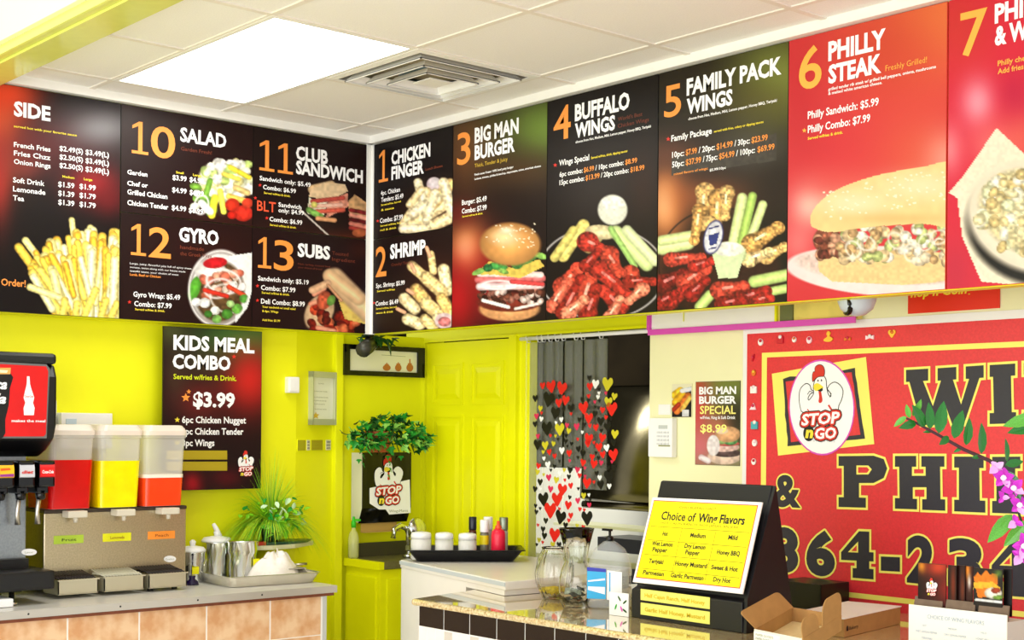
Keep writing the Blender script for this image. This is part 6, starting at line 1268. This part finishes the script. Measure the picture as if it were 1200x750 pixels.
obj('label', fbox(FL2, .0, .12, -.044, -.006, .0, .0008), WHITE, t)
p = Printer(FL2, .0012)
for k in range(3): p.fit('PAPER GOODS', mat('grey_lettering_ink', (150, 156, 110)), .01, -.018-k*.011, .09-k*.01, .007, off=0)
p.done(t)
# second box, taped, white lid
HB = .06; bA = at(989, 747, z); bu = at(1055, 731, z)-bA; L1 = bu.length; bu.normalize(); bv = Vector((-bu.y, bu.x, 0)); L2 = .19
t = thing('closed_cardboard_box', tuple(bA+bu*L1/2+bv*L2/2), 'shallow brown cardboard box with a white top between mailer box and menu holder', 'box')
M = Matrix(((bu.x, bv.x, 0, bA.x), (bu.y, bv.y, 0, bA.y), (0, 0, 1, z), (0, 0, 0, 1)))
obj('carton', MB().box(0, L1, 0, L2, 0, HB-.003, M), CB, t); obj('white_top', MB().box(-.003, L1+.003, -.003, L2+.003, HB-.003, HB, M), mat('bright_white_card', (252, 250, 246), .5), t)
BF = Frame(tuple(bA), tuple(bu), (0, 0, 1)); p = Printer(BF, .0006); p.fit('Bakery', BLKINK, .035, .02, .10, .012, off=0); p.poly(BLKINK, [(.015, .018), (.03, .018), (.03, .03), (.022, .036), (.015, .03)], 1, px=False); p.done(t)
obj('easel_shadow_tray', MB().box(.02, .2, L2+.0, L2+.1, 0, .05, M), BLACK, t) if False else None
q = at(930, 690, z)
t = thing('black_tray_box', (2.52, .30, .953), 'low black box behind the cardboard boxes against the red sign', 'box')
obj('body', MB().box(2.25, 2.46, .25, .42, .953, 1.045, bev=.004), BLACK, t)
# --- menu card holder
HF = Vector(at(1125, 771, .953)); hz = ((HF-CAM).dot(FW)); hu = Vector((1, 0, 0)); hu.z = 0; hu.normalize(); hn = Vector((hu.y, -hu.x, 0))
HQ = Frame(HF, hu, (0, 0, 1))
def hq(px, py): return HQ.at(px, py)
aL, bT = hq(1065, 708); aR, _ = hq(1180, 722); 
t = thing('menu_holder', tuple(HF), 'white cardboard holder with three pockets of menu cards at the right edge', 'holder')
CW = mat('white_holder_card', (244, 242, 234), .6); KR = mat('grey_kraft', (120, 100, 84), .8, noise=.1, scale=40)
obj('front_panel', fbox(HQ, aL, aR, 0, bT, -.004, 0), CW, t)
obj('body', fbox(HQ, aL+.002, aR, 0, bT-.02, -.10, -.004), mat('white_holder_side', (214, 210, 204), .6), t)
w3 = (aR-aL)/3
for k in range(3): obj('pocket', MB().prism([(aL+.006+k*w3, 0), (aL+w3-.004+k*w3, 0), (aL+w3-.012+k*w3, .042), (aL+.0+k*w3, .042)], lambda a, b: HQ.w(a, bT-.02+b, -.012-b*.5), lambda a, b: HQ.w(a, bT-.02+b, -.017-b*.5)), KR, t)
p = Printer(HQ, .0006); LB = mat('faint_blue_ink', (150, 170, 190), .5)
wd = aR-aL
p.fit('CHOICE OF WING FLAVORS', LB, aL+wd*.2, bT-.035, aR-wd*.22, .012, off=0)
for tx, u, v in (('HOT', .15, .06), ('MEDIUM', .42, .06), ('MILD', .75, .06), ('WET LEMON PEPPER', .08, .078), ('DRY LEMON PEPPER', .38, .078), ('HONEY BBQ', .70, .078), ('TERIYAKI', .14, .096), ('HONEY MUSTARD', .38, .096), ('SWEET HOT', .70, .096), ('PARMESAN', .12, .114), ('GARLIC PARMESAN', .37, .114), ('DRY HOT', .72, .114)): p.fit(tx, LB, aL+wd*u, bT-v, aL+wd*(u+.014*len(tx)), .006, off=0)
p.done(t)
def menu_card(x0, yt, x1, depth, lab, nx, paint, em=False, letters=None):
    fr = Frame(HF-hn*0-HQ.N*depth, hu, (0, 0, 1)); a0, b1 = fr.at(x0, yt); a1, _ = fr.at(x1, yt); b0 = bT-.01
    t = thing('menu_card', tuple(fr.w((a0+a1)/2, b0, 0)), lab, 'card', 'cards in the menu holder')
    obj('card', fbox(fr, a0, a1, b0, b1, -.003, 0), mat('dark_card', (26, 12, 12), .3), t)
    c = Canvas(fr, a0+.0005, a1-.0005, b0, b1-.001, nx, int(nx*1.2), .0004); paint(c); c.build(t)
    p = Printer(fr, .0006)
    if em: emblem(p, (x0+x1)/2, yt+30, .028)
    if letters: letters(p)
    p.done(t); return t
def p1(c): c.fill((60, 14, 14)); c.glow(1080, 664, 5, 8, (255, 170, 40)); c.glow(1100, 665, 14, 10, (230, 70, 40), .9); c.glow(1110, 690, 12, 16, (150, 30, 20), .9); c.glow(1076, 690, 8, 20, (30, 8, 8), .9)
menu_card(1076, 659, 1109, .03, 'dark red menu card with the rooster emblem, left pocket of the holder', 34, p1, True)
def p2(c): c.fill((36, 12, 10)); c.glow(1117, 685, 3, 24, (150, 50, 20), .8); c.glow(1128, 690, 3, 20, (200, 80, 30), .5)
menu_card(1111, 662, 1121, .035, 'narrow dark card edge just right of the emblem card', 12, p2)
menu_card(1121, 662, 1131, .045, 'second dark card edge in the middle pocket', 12, p2)
def p3(c): c.fill((60, 20, 12)); c.glow(1134, 668, 3, 10, (255, 150, 40), 1); c.glow(1136, 682, 2, 8, (250, 240, 230), 1)
menu_card(1131, 663, 1140, .05, 'dark card with an orange streak in the middle pocket', 12, p3)
def p4(c):
    c.fill((34, 24, 22)); c.poly([(1141, 676), (1146, 671), (1150, 675), (1156, 668), (1160, 673), (1170, 672), (1168, 690), (1160, 700), (1146, 700)], (240, 130, 30)); c.poly([(1140, 682), (1164, 682), (1174, 690), (1142, 689)], (250, 190, 50)); c.glow(1170, 672, 5, 5, (90, 130, 50), .9)
    c.ell(1164, 695, 11, 7, (240, 236, 220)); c.ell(1167, 692, 6, 3.5, (170, 60, 30)); c.ell(1170, 700, 7, 2.5, (120, 160, 60)); c.cap(1144, 703, 1174, 706, 1.6, (240, 240, 240), .1)
menu_card(1141, 665, 1175, .03, 'dark card with an orange burst and burger, right pocket of the holder', 34, p4)
menu_card(1176, 666, 1186, .05, 'plain near-black card standing at the right end of the holder', 10, lambda c: c.fill((18, 12, 12)))
# --- leafy branch and orchid at the right edge
ZK = 2.75
def kp(px, py, dz=0.): return CAM+ray(px, py)*(ZK+dz)
base = kp(1225, 830); base.z = .954
t = thing('leafy_plant', tuple(base), 'arching stem of glossy dark green paired leaves reaching in from the right edge', 'plant')
pth = [kp(1230, 760), kp(1226, 690), kp(1215, 620), kp(1190, 566), kp(1160, 540), kp(1130, 527), kp(1100, 510), kp(1078, 498), kp(1062, 490)]
pp = crom([(i, 0) for i in range(3)], 1)
obj('stem', MB().tube([tuple(base)]+[tuple(q) for q in pth], [.006, .006, .005, .005, .004, .004, .0035, .003, .0025, .002], 8), mat('purple_brown_stem', (70, 30, 40), .5), t)
obj('pot', MB().lathe(base.x, base.y, [(.07, .954), (.09, 1.04), (.095, 1.042), (.095, 1.055), (.08, 1.05)], 24), mat('dark_green_pot', (20, 50, 34), .4), t)
GL = mat('glossy_dark_leaf', (40, 116, 44), .22, noise=.25, scale=50); GL2 = mat('glossy_mid_leaf', (96, 170, 62), .25, noise=.25, scale=50)
lm = [leafmesh('leaf', 1, .42, GL, .12), leafmesh('leaf', 1, .42, GL2, .12)]
for (x0, y0, x1, y1, k) in ((1062, 488, 1048, 499, 1), (1066, 490, 1062, 474, 1), (1074, 495, 1056, 501, 0), (1070, 488, 1080, 470, 1), (1084, 500, 1072, 476, 0), (1090, 503, 1090, 473, 0), (1100, 508, 1106, 471, 0), (1112, 512, 1103, 520, 0), (1118, 514, 1128, 481, 0), (1132, 522, 1138, 491, 0), (1128, 524, 1118, 530, 0), (1150, 532, 1153, 497, 0), (1148, 535, 1140, 536, 0), (1180, 541, 1181, 515, 0), (1178, 545, 1200, 540, 0), (1186, 603, 1160, 634, 1), (1205, 610, 1178, 640, 1), (1215, 488, 1178, 498, 1), (1218, 498, 1183, 506, 0), (1182, 552, 1196, 585, 0), (1094, 505, 1082, 506, 0)):
    a = kp(x0, y0); b = kp(x1, y1, rn.uniform(-.03, .01)); L = (b-a).length; o = place(lm[k], t, tuple(a), tuple(b-a), rn.uniform(-.5, .5)); o.scale = (L*1.0, L*1.04, L)
    d = (b-a).normalized(); zax = (-FW+Vector((rn.uniform(-.5, .5), rn.uniform(-.5, .5), rn.uniform(0, .6)))).normalized(); xa_ = d.cross(zax).normalized(); zax = xa_.cross(d); o.rotation_quaternion = Matrix((xa_, d, zax)).transposed().to_quaternion()
t2 = thing('orchid', tuple(kp(1215, 800)), 'purple orchid blossoms on a dark stem in front of the sign at the right edge', 'flower')
obj('stem', MB().tube([tuple(kp(1212, 800, .03)), tuple(kp(1210, 700, .03)), tuple(kp(1200, 620, .03)), tuple(kp(1180, 560, .02)), tuple(kp(1168, 540, .02))], .0025, 8), mat('orchid_stem', (40, 60, 30), .5), t2)
MG = mat('magenta_petal', (206, 50, 196), .5, noise=.2, scale=40); LGm = mat('lilac_petal', (232, 170, 226), .5, noise=.1, scale=40); pm_ = [leafmesh('petal', 1, .8, MG, .3), leafmesh('petal', 1, .8, LGm, .3)]
fk = 0
for (x, y, r, n) in ((1168, 548, 10, 4), (1176, 560, 13, 5), (1188, 572, 14, 5), (1175, 583, 8, 3), (1195, 592, 12, 5), (1190, 612, 10, 3), (1202, 640, 16, 5), (1196, 652, 12, 4)):
    for k in range(n):
        a = k*6.28/n+x; q0 = kp(x, y, -.01); q1 = kp(x+r*math.cos(a), y+r*math.sin(a), -.02+.015*(k % 2)); L = (q1-q0).length
        o = place(pm_[1 if (x < 1172 or k == 0) else 0], t2, tuple(q0), tuple(q1-q0), 0, 1, 'petal'); o.scale = (L, L, L)
        d = (q1-q0).normalized(); zax = (-FW+Vector((rn.uniform(-.3, .3), rn.uniform(-.3, .3), .2))).normalized(); xa_ = d.cross(zax).normalized(); zax = xa_.cross(d); o.rotation_quaternion = Matrix((xa_, d, zax)).transposed().to_quaternion()
for (x, y) in ((1176, 560), (1188, 572), (1195, 592), (1200, 640)): q = kp(x, y, -.022); obj('blossom_centre', MB().lathe(q.x, q.y, [(0, q.z-.006), (.005, q.z-.003), (.006, q.z), (.004, q.z+.004), (0, q.z+.006)], 10), mat('white_blossom_centre', (250, 230, 250), .5), t2)
